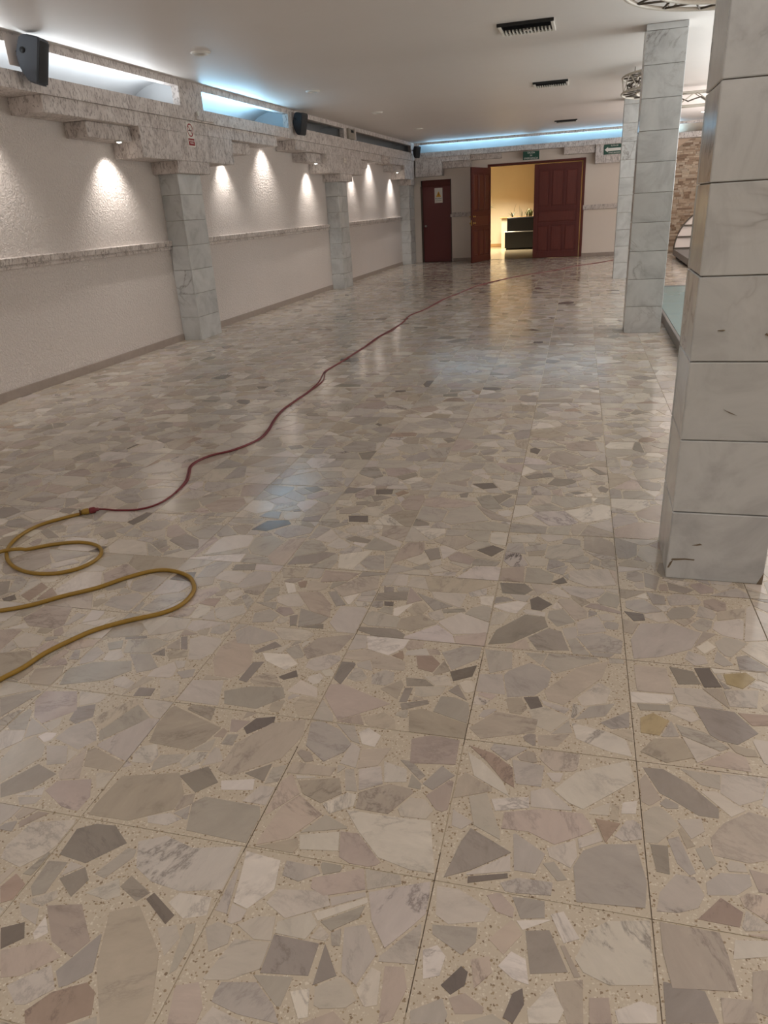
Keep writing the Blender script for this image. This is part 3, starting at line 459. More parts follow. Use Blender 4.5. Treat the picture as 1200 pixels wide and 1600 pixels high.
d2 = empty('door_2', ((D2[0]+D2[1])/2, YB, 0), None, None, None, 'structure')
f = MB().box(D2[0]-.06, YB-.03, 0, D2[0], YB+.17, 2.56, .006).box(D2[1], YB-.03, 0, D2[1]+.07, YB+.17, 2.56, .006).box(D2[0], YB-.03, 2.50, D2[1], YB+.17, 2.56, .006)
f.build('door_frame', WOOD, d2)
def leaf(name, W, H, hinge, ang, mirror):
    """A panelled leaf, hinge side at u = 0, swung by ang; front faces the hall."""
    T = .045; mb = MB(); cols = [(.12, .40), (.49, .79), (.88, 1.16)]; rows = [(.20, .86, cols), (.97, 1.25, [(.12, 1.16)]), (1.39, 2.30, cols)]
    u0, u1 = Vector((math.cos(ang), math.sin(ang), 0)), Vector((-math.sin(ang), math.cos(ang), 0))
    def X(mb2):
        mb2.v = [tuple(Vector(hinge) + u0*v[0] + u1*v[1] + Vector((0, 0, v[2]))) for v in mb2.v]; return mb2
    mb.box(0, -T/2+.012, .012, W, T/2-.012, H)
    # stiles and rails proud of the sunk field
    for a, b in ((0, .10), (W-.10, W)): mb.box(a, -T/2, .012, b, T/2, H, .004)
    for a, b in ((.012, .18), (.88, .95), (1.27, 1.37), (2.32, H)): mb.box(.10, -T/2, a, W-.10, T/2, b, .004)
    for r0, r1, cs in rows:
        for (a, b), (c, d) in zip(cs[:-1], cs[1:]): mb.box(b+.02, -T/2, r0-.02, c-.02, T/2, r1+.02, .004)
    lf = X(mb).build(name, WOOD, d2)
    for r0, r1, cs in rows:
        for a, b in cs:
            q = MB().box(a+.012, -T/2+.002, r0+.012, b-.012, T/2-.002, r1-.012, .014)
            X(q).build('raised_panel', WOOD2, lf)
    return lf, X
lr, _ = leaf('right_leaf', 1.275, 2.47, (D2[1]-.03, YB-.005, 0), math.radians(184.6), False)
ll, XL = leaf('left_leaf', 1.275, 2.47, (D2[0]+.015, YB-.03, 0), math.radians(253.6), True)
k = MB(); 
for zz, rr_ in ((1.06, .028), (1.23, .022)):
    for s in (1, -1): k.lathe([(rr_+.004, 0), (rr_+.004, .006*s), (.012, .01*s), (.012, .035*s), (rr_, .05*s), (rr_*.7, .065*s), (0, .068*s)], (1.19, .023*s, zz), 14, 'y')
k.box(1.262, -.012, 1.0, 1.279, .012, 1.14, .002)
XL(k).build('door_lock', BRASS, ll)

# ------------------------------------------------------------------ terrazzo floor: cast tiles, each with its own stones
TH = .0165
def fw(x, y): return (x*math.cos(TH) - y*math.sin(TH), y*math.cos(TH) + x*math.sin(TH))
def bw_(x, y): return (x*math.cos(TH) + y*math.sin(TH), y*math.cos(TH) - x*math.sin(TH))
TX, TY, TW, TD = .2347, 2.7491, .5, .511
fl = MB().box(-5.6, -5.5, -.12, 8.3, YB+.16, -.002)
floor = st('floor', fl, GROUT)
# long seams whose filler has gone dark with dirt
gr = MB()
def seam(i, y0, y1, wd=.007):
    x = TX + i*TW; n = 24
    pts = [fw(x + rz.uniform(-.0015, .0015), y0 + (y1-y0)*q/n) for q in range(n+1)]
    ws = [wd*rz.uniform(.5, 1.15) for _ in pts]
    vs = [(p[0]-w_/2, p[1], -.0008) for p, w_ in zip(pts, ws)] + [(p[0]+w_/2, p[1], -.0008) for p, w_ in zip(pts, ws)] + [(p[0]-w_/2, p[1], -.0018) for p, w_ in zip(pts, ws)] + [(p[0]+w_/2, p[1], -.0018) for p, w_ in zip(pts, ws)]
    m = n+1; gr.add(vs, [(q, m+q, m+q+1, q+1) for q in range(n)] + [(2*m+q, 2*m+q+1, 3*m+q+1, 3*m+q) for q in range(n)])
def cross(j, i0, i1, wd=.006):
    y = TY + j*TD; x0, x1 = TX+i0*TW, TX+i1*TW; n = 12
    pts = [fw(x0+(x1-x0)*q/n, y + rz.uniform(-.0012, .0012)) for q in range(n+1)]; ws = [wd*rz.uniform(.4, 1.1) for _ in pts]; m = n+1
    gr.add([(p[0], p[1]-w_/2, -.0008) for p, w_ in zip(pts, ws)] + [(p[0], p[1]+w_/2, -.0008) for p, w_ in zip(pts, ws)], [(q, q+1, m+q+1, m+q) for q in range(n)])
rz = random.Random(21)
for i, y0, y1, wd in ((0, .2, 3.6, .013), (0, 4.0, 4.5, .006), (0, 5.3, 7.6, .007), (0, 7.9, 9.2, .006), (1, 3.4, 9.0, .007), (1, 1.6, 3.0, .007), (-1, .9, 1.3, .006), (-1, 1.7, 2.2, .005), (-1, 3.1, 6.0, .008), (-2, 1.2, 1.6, .005), (-2, 2.2, 2.6, .005), (-2, 4.6, 5.4, .005)):
    seam(i, y0, y1, wd)
for j, i0, i1 in ((0, -3, 2.2), (-1, -2, 2), (-2, .0, 1.6), (1, .0, .5), (2, .0, .6), (3, .1, .7)): cross(j, i0, i1)
o = gr.build('dark_seams', DIRT, floor, fix=False); o['label'] = 'seams filled with dark dirt'; o['kind'] = 'stuff'

PAL = {'w': (222, 214, 204, .5), 'l': (206, 197, 186, .35), 'g': (188, 180, 170, .35), 'b': (194, 182, 167, .4), 'p': (195, 180, 169, .45), 'd': (164, 155, 146, .3), 'k': (130, 121, 114, .4), 'n': (176, 156, 141, .5), 't': (188, 170, 134, .3), 'v': (208, 198, 191, 1.0)}
def tone(t, r):
    q = PAL[t]; k = r.uniform(.90, 1.02); c = srgb(min(255, q[0]*k), min(255, q[1]*k), min(255, q[2]*k*r.uniform(.98, 1.02)))
    return (*c[:3], q[3]*r.uniform(.5, 1.3), r.random(), r.random(), r.random())
def area2(p): return .5*sum(p[i-1][0]*p[i][1]-p[i][0]*p[i-1][1] for i in range(len(p)))
def clip(poly, a, b, c):
    """keep a*x + b*y <= c"""
    out = []
    for i in range(len(poly)):
        p, q = poly[i-1], poly[i]; dp, dq = a*p[0]+b*p[1]-c, a*q[0]+b*q[1]-c
        if (dp <= 0) != (dq <= 0):
            t = dp/(dp-dq); out.append((p[0]+(q[0]-p[0])*t, p[1]+(q[1]-p[1])*t))
        if dq <= 0: out.append(q)
    return out
def inside(p, poly):
    c = False
    for i in range(len(poly)):
        (x1, y1), (x2, y2) = poly[i], poly[i-1]
        if (y1 > p[1]) != (y2 > p[1]) and p[0] < (x2-x1)*(p[1]-y1)/(y2-y1)+x1: c = not c
    return c
def hit(a, b): return any(inside(p, b) for p in a) or any(inside(p, a) for p in b) or inside((sum(p[0] for p in a)/len(a), sum(p[1] for p in a)/len(a)), b)
traced = {}
for s in STONES.split(';'):
    ps = [tuple(int(v)/1000 for v in q.split(',')) for q in s[1:].split(' ')]
    ps = [bw_(*p) for p in ps]
    cx, cy = sum(p[0] for p in ps)/len(ps), sum(p[1] for p in ps)/len(ps)
    i, j = math.floor((cx-TX)/TW), math.floor((cy-TY)/TD)
    x0, y0 = TX+i*TW, TY+j*TD; gp = .004
    for a, b, c in ((-1, 0, -(x0+gp)), (1, 0, x0+TW-gp), (0, -1, -(y0+gp)), (0, 1, y0+TD-gp)):
        ps = clip(ps, a, b, c)
        if len(ps) < 3: break
    if len(ps) >= 3 and abs(area2(ps)) > 1e-5: traced.setdefault((i, j), []).append((s[0], ps))
tr_ = random.Random(77)
def fill(i, j):
    x0, y0 = TX+i*TW, TY+j*TD; fixed = traced.get((i, j), []); out = []
    near_t = [q for di in (-1, 0, 1) for dj in (-1, 0, 1) for q in traced.get((i+di, j+dj), [])]
    n = tr_.randint(14, 24); sd = []
    for _ in range(n*6):
        if len(sd) >= n: break
        p = (x0+tr_.random()*TW, y0+tr_.random()*TD); r = tr_.choice([.02, .03, .045, .06, .09, .12])
        if all(math.hypot(p[0]-q[0], p[1]-q[1]) > .55*(r+q[2]) for q in sd): sd.append((p[0], p[1], r))
    for p in sd:
        gp = tr_.uniform(.0005, .004)
        poly = [(x0+gp, y0+gp), (x0+TW-gp, y0+gp), (x0+TW-gp, y0+TD-gp), (x0+gp, y0+TD-gp)]
        for q in sd:
            if q is p: continue
            dx, dy = q[0]-p[0], q[1]-p[1]; d = math.hypot(dx, dy)
            if d > .5: continue
            dx /= d; dy /= d
            t = d*.5 + (p[2]**2-q[2]**2)/(2*d)
            an = tr_.uniform(-.12, .12); dx, dy = dx*math.cos(an)-dy*math.sin(an), dx*math.sin(an)+dy*math.cos(an)
            poly = clip(poly, dx, dy, p[0]*dx+p[1]*dy + t - tr_.uniform(.0005, .006))
            if len(poly) < 3: break
        if len(poly) < 3 or abs(area2(poly)) < 4e-4: continue
        for _ in range(tr_.choice([0, 1, 1, 2])):               # knock off a corner or two
            a = tr_.uniform(0, 6.283); cx = sum(v[0] for v in poly)/len(poly); cy = sum(v[1] for v in poly)/len(poly)
            m = max((v[0]-cx)*math.cos(a)+(v[1]-cy)*math.sin(a) for v in poly)
            k = clip(poly, math.cos(a), math.sin(a), cx*math.cos(a)+cy*math.sin(a)+m*tr_.uniform(.6, .95))
            if len(k) >= 3: poly = k
        if any(hit(poly, q[1]) for q in near_t): continue
        out.append((tr_.choices('lgbpwdknv', [34, 22, 19, 11, 13, 4, 1.0, 1.2, 5])[0], poly))
    if near_t:
        # pieces fitted into the gaps between the big ones: a blob cut back by every neighbour it meets
        for k in range(110):
            c = (x0+tr_.uniform(.02, TW-.02), y0+tr_.uniform(.02, TD-.02)); R = tr_.choice([.12, .09, .07, .05]) if k < 70 else .035
            nb = [q[1] for q in near_t + out if abs(q[1][0][0]-c[0]) < .5 and abs(q[1][0][1]-c[1]) < .5]
            if any(inside(c, q) for q in nb): continue
            m = tr_.randint(5, 7); a0 = tr_.random()*6.28; ea = tr_.uniform(.6, 1); ph = tr_.random()*6.28; poly = []
            for q in range(m):
                a = a0+6.283*q/m+tr_.uniform(-.3, .3); u, v = R*math.cos(a), R*ea*math.sin(a)
                poly.append((c[0]+u*math.cos(ph)-v*math.sin(ph), c[1]+u*math.sin(ph)+v*math.cos(ph)))
            gp = tr_.uniform(.003, .006)
            for ca, cb, cc in ((-1, 0, -(x0+gp)), (1, 0, x0+TW-gp), (0, -1, -(y0+gp)), (0, 1, y0+TD-gp)):
                poly = clip(poly, ca, cb, cc)
                if len(poly) < 3: break
            for Q in nb:
                if len(poly) < 3: break
                best = None
                for i2 in range(len(Q)):
                    (ax1, ay1), (bx1, by1) = Q[i2-1], Q[i2]; ex, ey = bx1-ax1, by1-ay1; t = max(0, min(1, ((c[0]-ax1)*ex+(c[1]-ay1)*ey)/(ex*ex+ey*ey+1e-12)))
                    px_, py_ = ax1+ex*t, ay1+ey*t; d = math.hypot(px_-c[0], py_-c[1])
                    if best is None or d < best[0]: best = (d, px_, py_)
                d, px_, py_ = best
                if d > R*1.2: continue
                if d < .010: poly = []; break
                nx, ny = (px_-c[0])/d, (py_-c[1])/d
                poly = clip(poly, nx, ny, c[0]*nx+c[1]*ny+d-tr_.uniform(.003, .009))
            if len(poly) < 3 or abs(area2(poly)) < 3.5e-4: continue
            if any(hit(poly, q) for q in nb): continue
            out.append((tr_.choices('lgbpwd', [40, 18, 18, 9, 14, 2])[0], poly))
    return fixed + out
tiles = []
for j in range(-6, 39):
    for i in range(-12, 6):
        x0, y0 = TX+i*TW, TY+j*TD
        cs = [fw(x, y) for x, y in ((x0, y0), (x0+TW, y0), (x0+TW, y0+TD), (x0, y0+TD))]
        if max(c[0] for c in cs) > .9 and max(c[1] for c in cs) > 6.4 and i > 1 and min(c[1] for c in cs) < 13.3: continue
        if min(c[0] for c in cs) < XW-.02 or max(c[1] for c in cs) > YB: 
            pass
        if max(c[0] for c in cs) < XW or min(c[1] for c in cs) > YB: continue
        pp = [project((c[0], c[1], 0)) for c in cs]
        if any(p is None for p in pp): continue
        if max(p[0] for p in pp) < -260 or min(p[0] for p in pp) > 1460 or min(p[1] for p in pp) > 1800: continue
        vis = max(p[0] for p in pp) > 0 and min(p[0] for p in pp) < 1200 and min(p[1] for p in pp) < 1600
        tiles.append([abs(area2(pp)) * (1 if vis else .01), i, j])
tiles.sort(reverse=True)
far_t = MB(); allst = []; tobj = {}
for rank, (a, i, j) in enumerate(tiles):
    x0, y0 = TX+i*TW, TY+j*TD; h = .0013
    pl = [(x0+h, y0+h), (x0+TW-h, y0+h), (x0+TW-h, y0+TD-h), (x0+h, y0+TD-h)]
    for (ca, cb, cc) in ((-1, 0, -(XW+.001)), (0, 1, YB-.02)):
        wv = [fw(*p) for p in pl]; wv = clip(wv, ca, cb, cc)
        pl = [bw_(*p) for p in wv]
        if len(pl) < 3: break
    if len(pl) < 3: continue
    wv = [fw(*p) for p in pl]; m = len(wv); dz = tr_.uniform(-.0004, .0004)
    vs = [(x, y, -.0018) for x, y in wv] + [(x, y, dz) for x, y in wv]
    fs = [tuple(range(m, 2*m))] + [(q, (q+1) % m, m+(q+1) % m, m+q) for q in range(m)]
    if rank < 280: tobj[(i, j)] = MB().add(vs, fs).build('floor_tile', CEMENT, floor)
    else: far_t.add(vs, fs)
    for t, poly in fill(i, j):
        wp = [fw(*p) for p in poly]; wp = clip(wp, -1, 0, -(XW+.004)); 
        if len(wp) >= 3: wp = clip(wp, 0, 1, YB-.025)
        if len(wp) < 3: continue
        if area2(wp) < 0: wp = wp[::-1]
        pp = [project((x, y, 0)) for x, y in wp]
        ok = all(p is not None for p in pp)
        vis = ok and -20 < sum(p[0] for p in pp)/len(pp) < 1220 and sum(p[1] for p in pp)/len(pp) < 1610
        allst.append((abs(area2(pp)) if vis else 0, t, wp, (i, j)))
o = far_t.build('far_tiles', CEMENT, floor); o['kind'] = 'stuff'
allst.sort(key=lambda s: -s[0])
rest = MB()
for rank, (a, t, wp, key) in enumerate(allst):
    m = len(wp); h = tr_.uniform(.0007, .0014); c = tone(t, tr_)
    vs = [(x, y, -.004) for x, y in wp] + [(x, y, h) for x, y in wp]
    fs = [tuple(range(m, 2*m))] + [(q, (q+1) % m, m+(q+1) % m, m+q) for q in range(m)]
    if rank < 290 and key in tobj: MB().add(vs, fs, c).build('stone', STONE, tobj[key], fix=False)
    else: rest.add(vs, fs, c)
o = rest.build('stone_pieces', STONE, floor, fix=False); o['kind'] = 'stuff'

# ------------------------------------------------------------------ cords on the floor
def smooth(pts, k=6):
    out = []; n = len(pts)
    for i in range(n-1):
        p0, p1, p2, p3 = pts[max(i-1, 0)], pts[i], pts[i+1], pts[min(i+2, n-1)]
        for q in range(k):
            t = q/k; out.append(tuple(.5*((2*p1[a]) + (-p0[a]+p2[a])*t + (2*p0[a]-5*p1[a]+4*p2[a]-p3[a])*t*t + (-p0[a]+3*p1[a]-3*p2[a]+p3[a])*t**3) for a in range(len(p1))))
    out.append(tuple(pts[-1])); return out
Y1 = [(-2.727, 3.133), (-2.791, 3.059), (-2.867, 2.941), (-2.872, 2.789), (-2.82, 2.656), (-2.724, 2.546), (-2.611, 2.474), (-2.49, 2.441), (-2.373, 2.454), (-2.293, 2.513), (-2.262, 2.593), (-2.272, 2.669), (-2.319, 2.735), (-2.395, 2.776), (-2.497, 2.783), (-2.616, 2.734), (-2.711, 2.658), (-2.804, 2.584), (-2.94, 2.476)]
YT = [(-3.05, 2.35), (-3.08, 2.2), (-2.98, 2.06), (-2.8, 2.0), (-2.66, 2.01)]
Y2 = [(-2.53, 2.055), (-2.378, 2.109), (-2.269, 2.178), (-2.178, 2.273), (-2.076, 2.361), (-1.989, 2.48), (-1.902, 2.559), (-1.81, 2.574), (-1.703, 2.534), (-1.629, 2.45), (-1.602, 2.373), (-1.607, 2.284), (-1.656, 2.212), (-1.76, 2.137), (-1.852, 2.051), (-1.905, 1.961), (-1.947, 1.864), (-1.965, 1.763), (-1.996, 1.685), (-2.012, 1.58), (-2.05, 1.4), (-2.2, 1.1), (-2.4, .8)]
REDP = [(-2.667, 3.179), (-2.562, 3.213), (-2.433, 3.241), (-2.361, 3.328), (-2.347, 3.482), (-2.385, 3.685), (-2.452, 3.842), (-2.511, 3.973), (-2.519, 4.09), (-2.48, 4.218), (-2.387, 4.327), (-2.328, 4.467), (-2.299, 4.625), (-2.326, 4.837), (-2.389, 5.082), (-2.444, 5.37), (-2.457, 5.644), (-2.459, 6.04), (-2.493, 6.427), (-2.555, 6.708), (-2.606, 6.949), (-2.594, 7.374), (-2.592, 7.883), (-2.594, 8.412), (-2.613, 9.005), (-2.588, 9.563), (-2.59, 10.307), (-2.648, 10.958), (-2.547, 11.664), (-2.504, 12.815), (-2.352, 13.949), (-2.206, 15.036), (-1.878, 16.096), (-1.421, 17.105), (-0.897, 17.875), (-0.345, 19.073), (0.269, 19.989), (0.629, 20.675), (1.1, 21.3), (1.7, 21.6)]
yc = empty('extension_cord', (-2.727, 3.133, 0), 'thick yellow extension cord looping in an S on the near floor', 'cord')
yp = smooth(Y1 + YT + Y2, 6); r = .0095; pts = []
def selfheight(i):                                # the loop crosses over its own first turn
    x, y = yp[i][0], yp[i][1]
    if i > 80:
        dm = min(math.hypot(x-p[0], y-p[1]) for p in yp[:max(0, min(i-60, 40))]) if i > 62 else 9
        if i < 125 and dm < .09: return r*2.1*(1-dm/.09)**.5
    return 0
MB().tube([(p[0], p[1], r+.001+selfheight(i)) for i, p in enumerate(yp)], r, 10).build('cable', CORDY, yc)
dx, dy = REDP[0][0]-Y1[0][0], REDP[0][1]-Y1[0][1]; L = math.hypot(dx, dy); dx /= L; dy /= L
A = Vector((Y1[0][0], Y1[0][1], .018)); D = Vector((dx, dy, 0))
pg = MB().tube([A-D*.004, A+D*.004, A+D*.012, A+D*.036, A+D*.040], [.011, .014, .0175, .018, .015], 14); pg.build('connector', CORDY, yc)
MB().tube([A-D*.012, A-D*.004], .0165, 14).build('strain_ring', CORDD, yc)
rc = empty('extension_cord', (REDP[0][0], REDP[0][1], 0), 'long thin burgundy extension cord running down the hall to the back', 'cord')
B = A + D*.041
MB().tube([B, B+D*.006, B+D*.03, B+D*.036, B+D*.052], [.014, .0185, .0185, .011, .009], 14).build('plug', CORDR, rc)
rp = smooth(REDP[1:], 6); rr_ = .0058; tw = random.Random(4)
E0 = B+D*.052
first = [(E0.x, E0.y, E0.z), (E0.x+dx*.03, E0.y+dy*.03, .011)]
MB().tube(first + [(p[0], p[1], rr_+.001) for p in rp], rr_, 8).build('cable', CORDR, rc)
def lift(s): return max(0, math.sin(s))
for a, b, amp in ((2.6, 4.9, .0), ):
    pass
sec = []                                          # the doubled strand that keeps company with the first from the first bend on
for i, p in enumerate(rp):
    if p[1] < 3.5: continue
    q = rp[min(i+1, len(rp)-1)]; tx, ty = q[0]-p[0], q[1]-p[1]; l = math.hypot(tx, ty) or 1
    k0 = min(1, (p[1]-3.5)/.5); off = .0125*k0 + k0*.022*max(0, math.sin(p[1]*2.1+.4))**6 + k0*.012*max(0, math.sin(p[1]*.9))**8
    sec.append((p[0]+ty/l*off, p[1]-tx/l*off, rr_+.001))
MB().tube(sec, rr_*.95, 8).build('second_strand', CORDR, rc)

# ------------------------------------------------------------------ dance floor and stage
GL = N('blue_glass'); GL.bs('Base Color', GL.mix(GL.noise(GL.pos(), 1.3, 3), srgb(122, 152, 156), srgb(138, 166, 168))); GL.bs('Roughness', .16)
df = empty('dance_floor', (3.5, 9.8, 0), 'low dance floor of pale blue glass with a dark metal edge beside the columns', 'dance floor')
DX0, DX1, DY0, DY1 = .925, 6.9, 6.7, 13.2
MB().box(DX0, DY0, .0, DX0+.035, DY1, .105, .004).box(DX1-.035, DY0, 0, DX1, DY1, .105, .004).box(DX0+.035, DY0, 0, DX1-.035, DY0+.035, .105, .004).box(DX0+.035, DY1-.035, 0, DX1-.035, DY1, .105, .004).build('metal_edge', GREYM, df)
MB().box(DX0+.035, DY0+.035, .0, DX1-.035, DY1-.035, .084).build('base_panel', DARK, df)
for a in range(5):
    for b in range(6):
        x = DX0+.04+a*1.178; y = DY0+.04+b*1.07
        MB().box(x, y, .085, x+1.172, y+1.064, .1, .003).build('glass_panel', GL.m, df)
stg = empty('stage_platform', (3.3, 19.3, 0), 'low grey stage platform with a dark gap beneath, in front of the stone arch', 'platform')
MB().box(2.05, 17.62, .05, 5.2, 20.95, .19, .008).build('deck', GREYM, stg)
MB().box(2.13, 17.72, 0, 5.1, 20.9, .052).build('shadow_gap_base', DARK, stg)  # near-black colour painted in for the shadow gap under the deck
pn = empty('half_round_panel', (3.07, 20.8, .19), 'white half-round panel with dark lattice bars standing on the stage platform', 'panel')
hp = [(3.07+1.02*math.cos(math.pi*i/32), .19+1.02*math.sin(math.pi*i/32)) for i in range(33)]
MB().prism(hp, 'y', 20.80, 20.86).build('panel_board', PALE, pn)
MB().tube([(x, 20.79, z+.005) for x, z in hp], .018, 8).build('rim_tube', TRUSSD, pn)
for zb in (.20, .47, .74):
    hw = math.sqrt(max(0, 1.02**2-(zb-.19)**2)); MB().box(3.07-hw, 20.765, zb, 3.07+hw, 20.79, zb+.036).build('lattice_bar', TRUSSD, pn)
for xb in (2.50, 2.75, 3.07, 3.39, 3.70):
    hh = math.sqrt(1.02**2-(xb-3.07)**2); MB().box(xb-.024, 20.755, .19, xb+.024, 20.785, .19+hh).build('lattice_bar', TRUSSD, pn)
for xb, zb in ((2.76, .33), (2.76, .60), (3.40, .33), (3.40, .60)): MB().box(xb, 20.77, zb, xb+.31, 20.79, zb+.024).build('lattice_bar', TRUSSD, pn)

# ------------------------------------------------------------------ lighting trusses under the ceiling
def truss(name, label, path, hw, hh, zc_):
    o = empty(name, (path[len(path)//2][0], path[len(path)//2][1], zc_-hh), label, 'truss', 'white lighting trusses')
    n = len(path); nor = []
    for i in range(n):
        a, b = path[max(i-1, 0)], path[min(i+1, n-1)]; tx, ty = b[0]-a[0], b[1]-a[1]; l = math.hypot(tx, ty); nor.append((ty/l, -tx/l))
    P = lambda i, s, z: (path[i][0]+nor[i][0]*hw*s, path[i][1]+nor[i][1]*hw*s, z)
    for s in (-1, 1):
        for z in (zc_-hh, zc_): MB().tube([P(i, s, z) for i in range(n)], .016, 8).build('chord', TRUSS, o)
    for s in (-1, 1):
        lc = MB(); st_ = 3
        for k, i in enumerate(range(0, n-st_, st_)):
            a, b = (zc_-hh, zc_) if k % 2 else (zc_, zc_-hh); lc.tube([P(i, s, a), P(i+st_, s, b)], .0075, 6)
        lc.build('side_lacing', TRUSS, o)
    for z, mt in ((zc_, TRUSSD), (zc_-hh, TRUSSD)):
        lc = MB()
        for k, i in enumerate(range(0, n-2, 2)):
            s = 1 if k % 2 else -1; lc.tube([P(i, s, z), P(i+2, -s, z)], .008, 6)
        lc.build('flat_lacing', mt, o)
    cb = MB()                                             # cable run lying inside the truss
    cb.tube([(path[i][0]+nor[i][0]*hw*.4*math.sin(i*1.3), path[i][1]+nor[i][1]*hw*.4*math.sin(i*1.3), zc_-hh*.5+.03*math.sin(i*2.1)) for i in range(n)], .012, 6)
    cb.build('cable_run', TRUSSD, o)
    for i in (n//4, 3*n//4): MB().tube([(path[i][0], path[i][1], zc_), (path[i][0], path[i][1], wz(3.135, path[i][1])-.001)], .006, 6).build('hanger_rod', TRUSSD, o)
    return o
arc = lambda cx, cy, R, a0, a1, n: [(cx+R*math.cos(math.radians(a0+(a1-a0)*i/(n-1))), cy+R*math.sin(math.radians(a0+(a1-a0)*i/(n-1)))) for i in range(n)]
truss('curved_truss', 'curved white lattice truss wrapping round behind the column beside the glass floor', arc(1.2, 12.25, .8, 232, 110, 28), .10, .2, 3.06)
truss('curved_truss', 'curved white truss at the very top edge beside the nearest column', arc(1.02, 6.35, .8, 235, 62, 34), .10, .2, 3.05)
truss('straight_truss', 'straight white truss between the near columns with zigzag lacing and dark top edge', [(.95+.1*i, 14.75) for i in range(40)], .10, .2, 3.07)

# ------------------------------------------------------------------ ceiling fittings
dl = None
DLL = ['recessed ceiling downlight closest to the camera, above the no smoking sign', 'second recessed ceiling downlight from the front, along the left wall', 'third recessed ceiling downlight from the front, along the left wall', 'farthest small ceiling downlight, near the far left corner']
for i, (x, y) in enumerate(((-4.03, 7.89), (-3.98, 11.1), (-3.90, 14.25), (-3.94, 17.9))):
    zz = wz(3.135, y)
    if dl is None:
        dl = empty('ceiling_downlight', (x, y, zz), DLL[0], 'downlight', 'ceiling downlights along the left wall')
        MB().lathe([(.062, 0), (.064, -.012), (.075, -.022), (.095, -.016), (.105, -.002), (.105, 0)], (x, y, zz), 28).build('trim_ring', WHITE, dl)
        MB().lathe([(.063, -.002), (.05, -.006), (0, -.008)], (x, y, zz), 24).build('lens', simple('frosted_lens', (150, 142, 130), .3), dl)
    else: clone(dl, (x, y, zz), DLL[i])
rl = empty('ceiling_downlight', (2.30, 19.8, wz(3.135, 19.8)), 'lit ceiling downlight shining in front of the stone arch', 'downlight')
zz = wz(3.135, 19.8)
MB().lathe([(.05, 0), (.052, -.012), (.075, -.010), (.08, 0)], (2.30, 19.8, zz), 20).build('trim_ring', WHITE, rl)
MB().lathe([(.05, -.006), (.04, -.012), (0, -.014)], (2.30, 19.8, zz), 16).build('lens', LAMP, rl)
sp = bpy.data.lights.new('arch_downlight', 'SPOT'); sp.energy = 60; sp.color = WARM; sp.spot_size = math.radians(100); sp.spot_blend = .6; sp.shadow_soft_size = .04
so = bpy.data.objects.new('arch_downlight', sp); C.objects.link(so); so.location = (2.30, 19.8, zz-.03)

def vent(x0, x1, y0, y1, label):
    yc_ = (y0+y1)/2; zt = wz(3.135, yc_)-.001
    o = empty('air_vent', ((x0+x1)/2, yc_, zt), label, 'vent', 'ceiling air vents')
    MB().box(x0+.02, y0+.02, zt-.006, x1-.02, y1-.02, zt).build('duct_shade_back', DARK, o)  # dark sheet painted in for the unlit duct, no hole is cut
    fr = MB()
    for a in ((x0, y0, x1, y0+.03), (x0, y1-.03, x1, y1), (x0, y0+.03, x0+.03, y1-.03), (x1-.03, y0+.03, x1, y1-.03)): fr.box(a[0], a[1], zt-.022, a[2], a[3], zt, .003)
    fr.build('frame', WHITE, o)
    MB().box(x0-.004, y0-.012, zt-.03, x1+.004, y0-.001, zt, .002).build('recess_shade_strip', DARK, o)  # dark strip painted in for the shaded recess along the near edge
    n = 13; ym = y0+(y1-y0)*.52
    for k in range(n):
        x = x0+.055+(x1-x0-.11)*k/(n-1); MB().box(x-.005, ym, zt-.030, x+.005, y1-.035, zt-.007).build('slat', WHITE, o)
    for k in range(4):
        y = y0+.06+k*.042; q = MB(); q.add([(x0+.035, y, zt-.024), (x1-.035, y, zt-.024), (x1-.035, y+.030, zt-.008), (x0+.035, y+.030, zt-.008), (x0+.035, y+.002, zt-.026), (x1-.035, y+.002, zt-.026), (x1-.035, y+.032, zt-.010), (x0+.035, y+.032, zt-.010)], [(0,1,2,3),(4,5,6,7),(0,1,5,4),(1,2,6,5),(2,3,7,6),(3,0,4,7)])
        q.build('slat', GRILLE, o)
    MB().box((x0+x1)/2-.035, ym-.01, zt-.034, (x0+x1)/2+.035, ym+.02, zt-.026, .003).build('damper_lever', WHITE, o)
vent(-1.01, -.47, 8.30, 8.80, 'largest ceiling air vent, closest of the three to the camera')
vent(-.98, -.47, 12.50, 13.0, 'middle ceiling air vent of the row of three')
vent(-.97, -.47, 18.9, 19.4, 'smallest ceiling air vent, just in front of the blue lit slot')

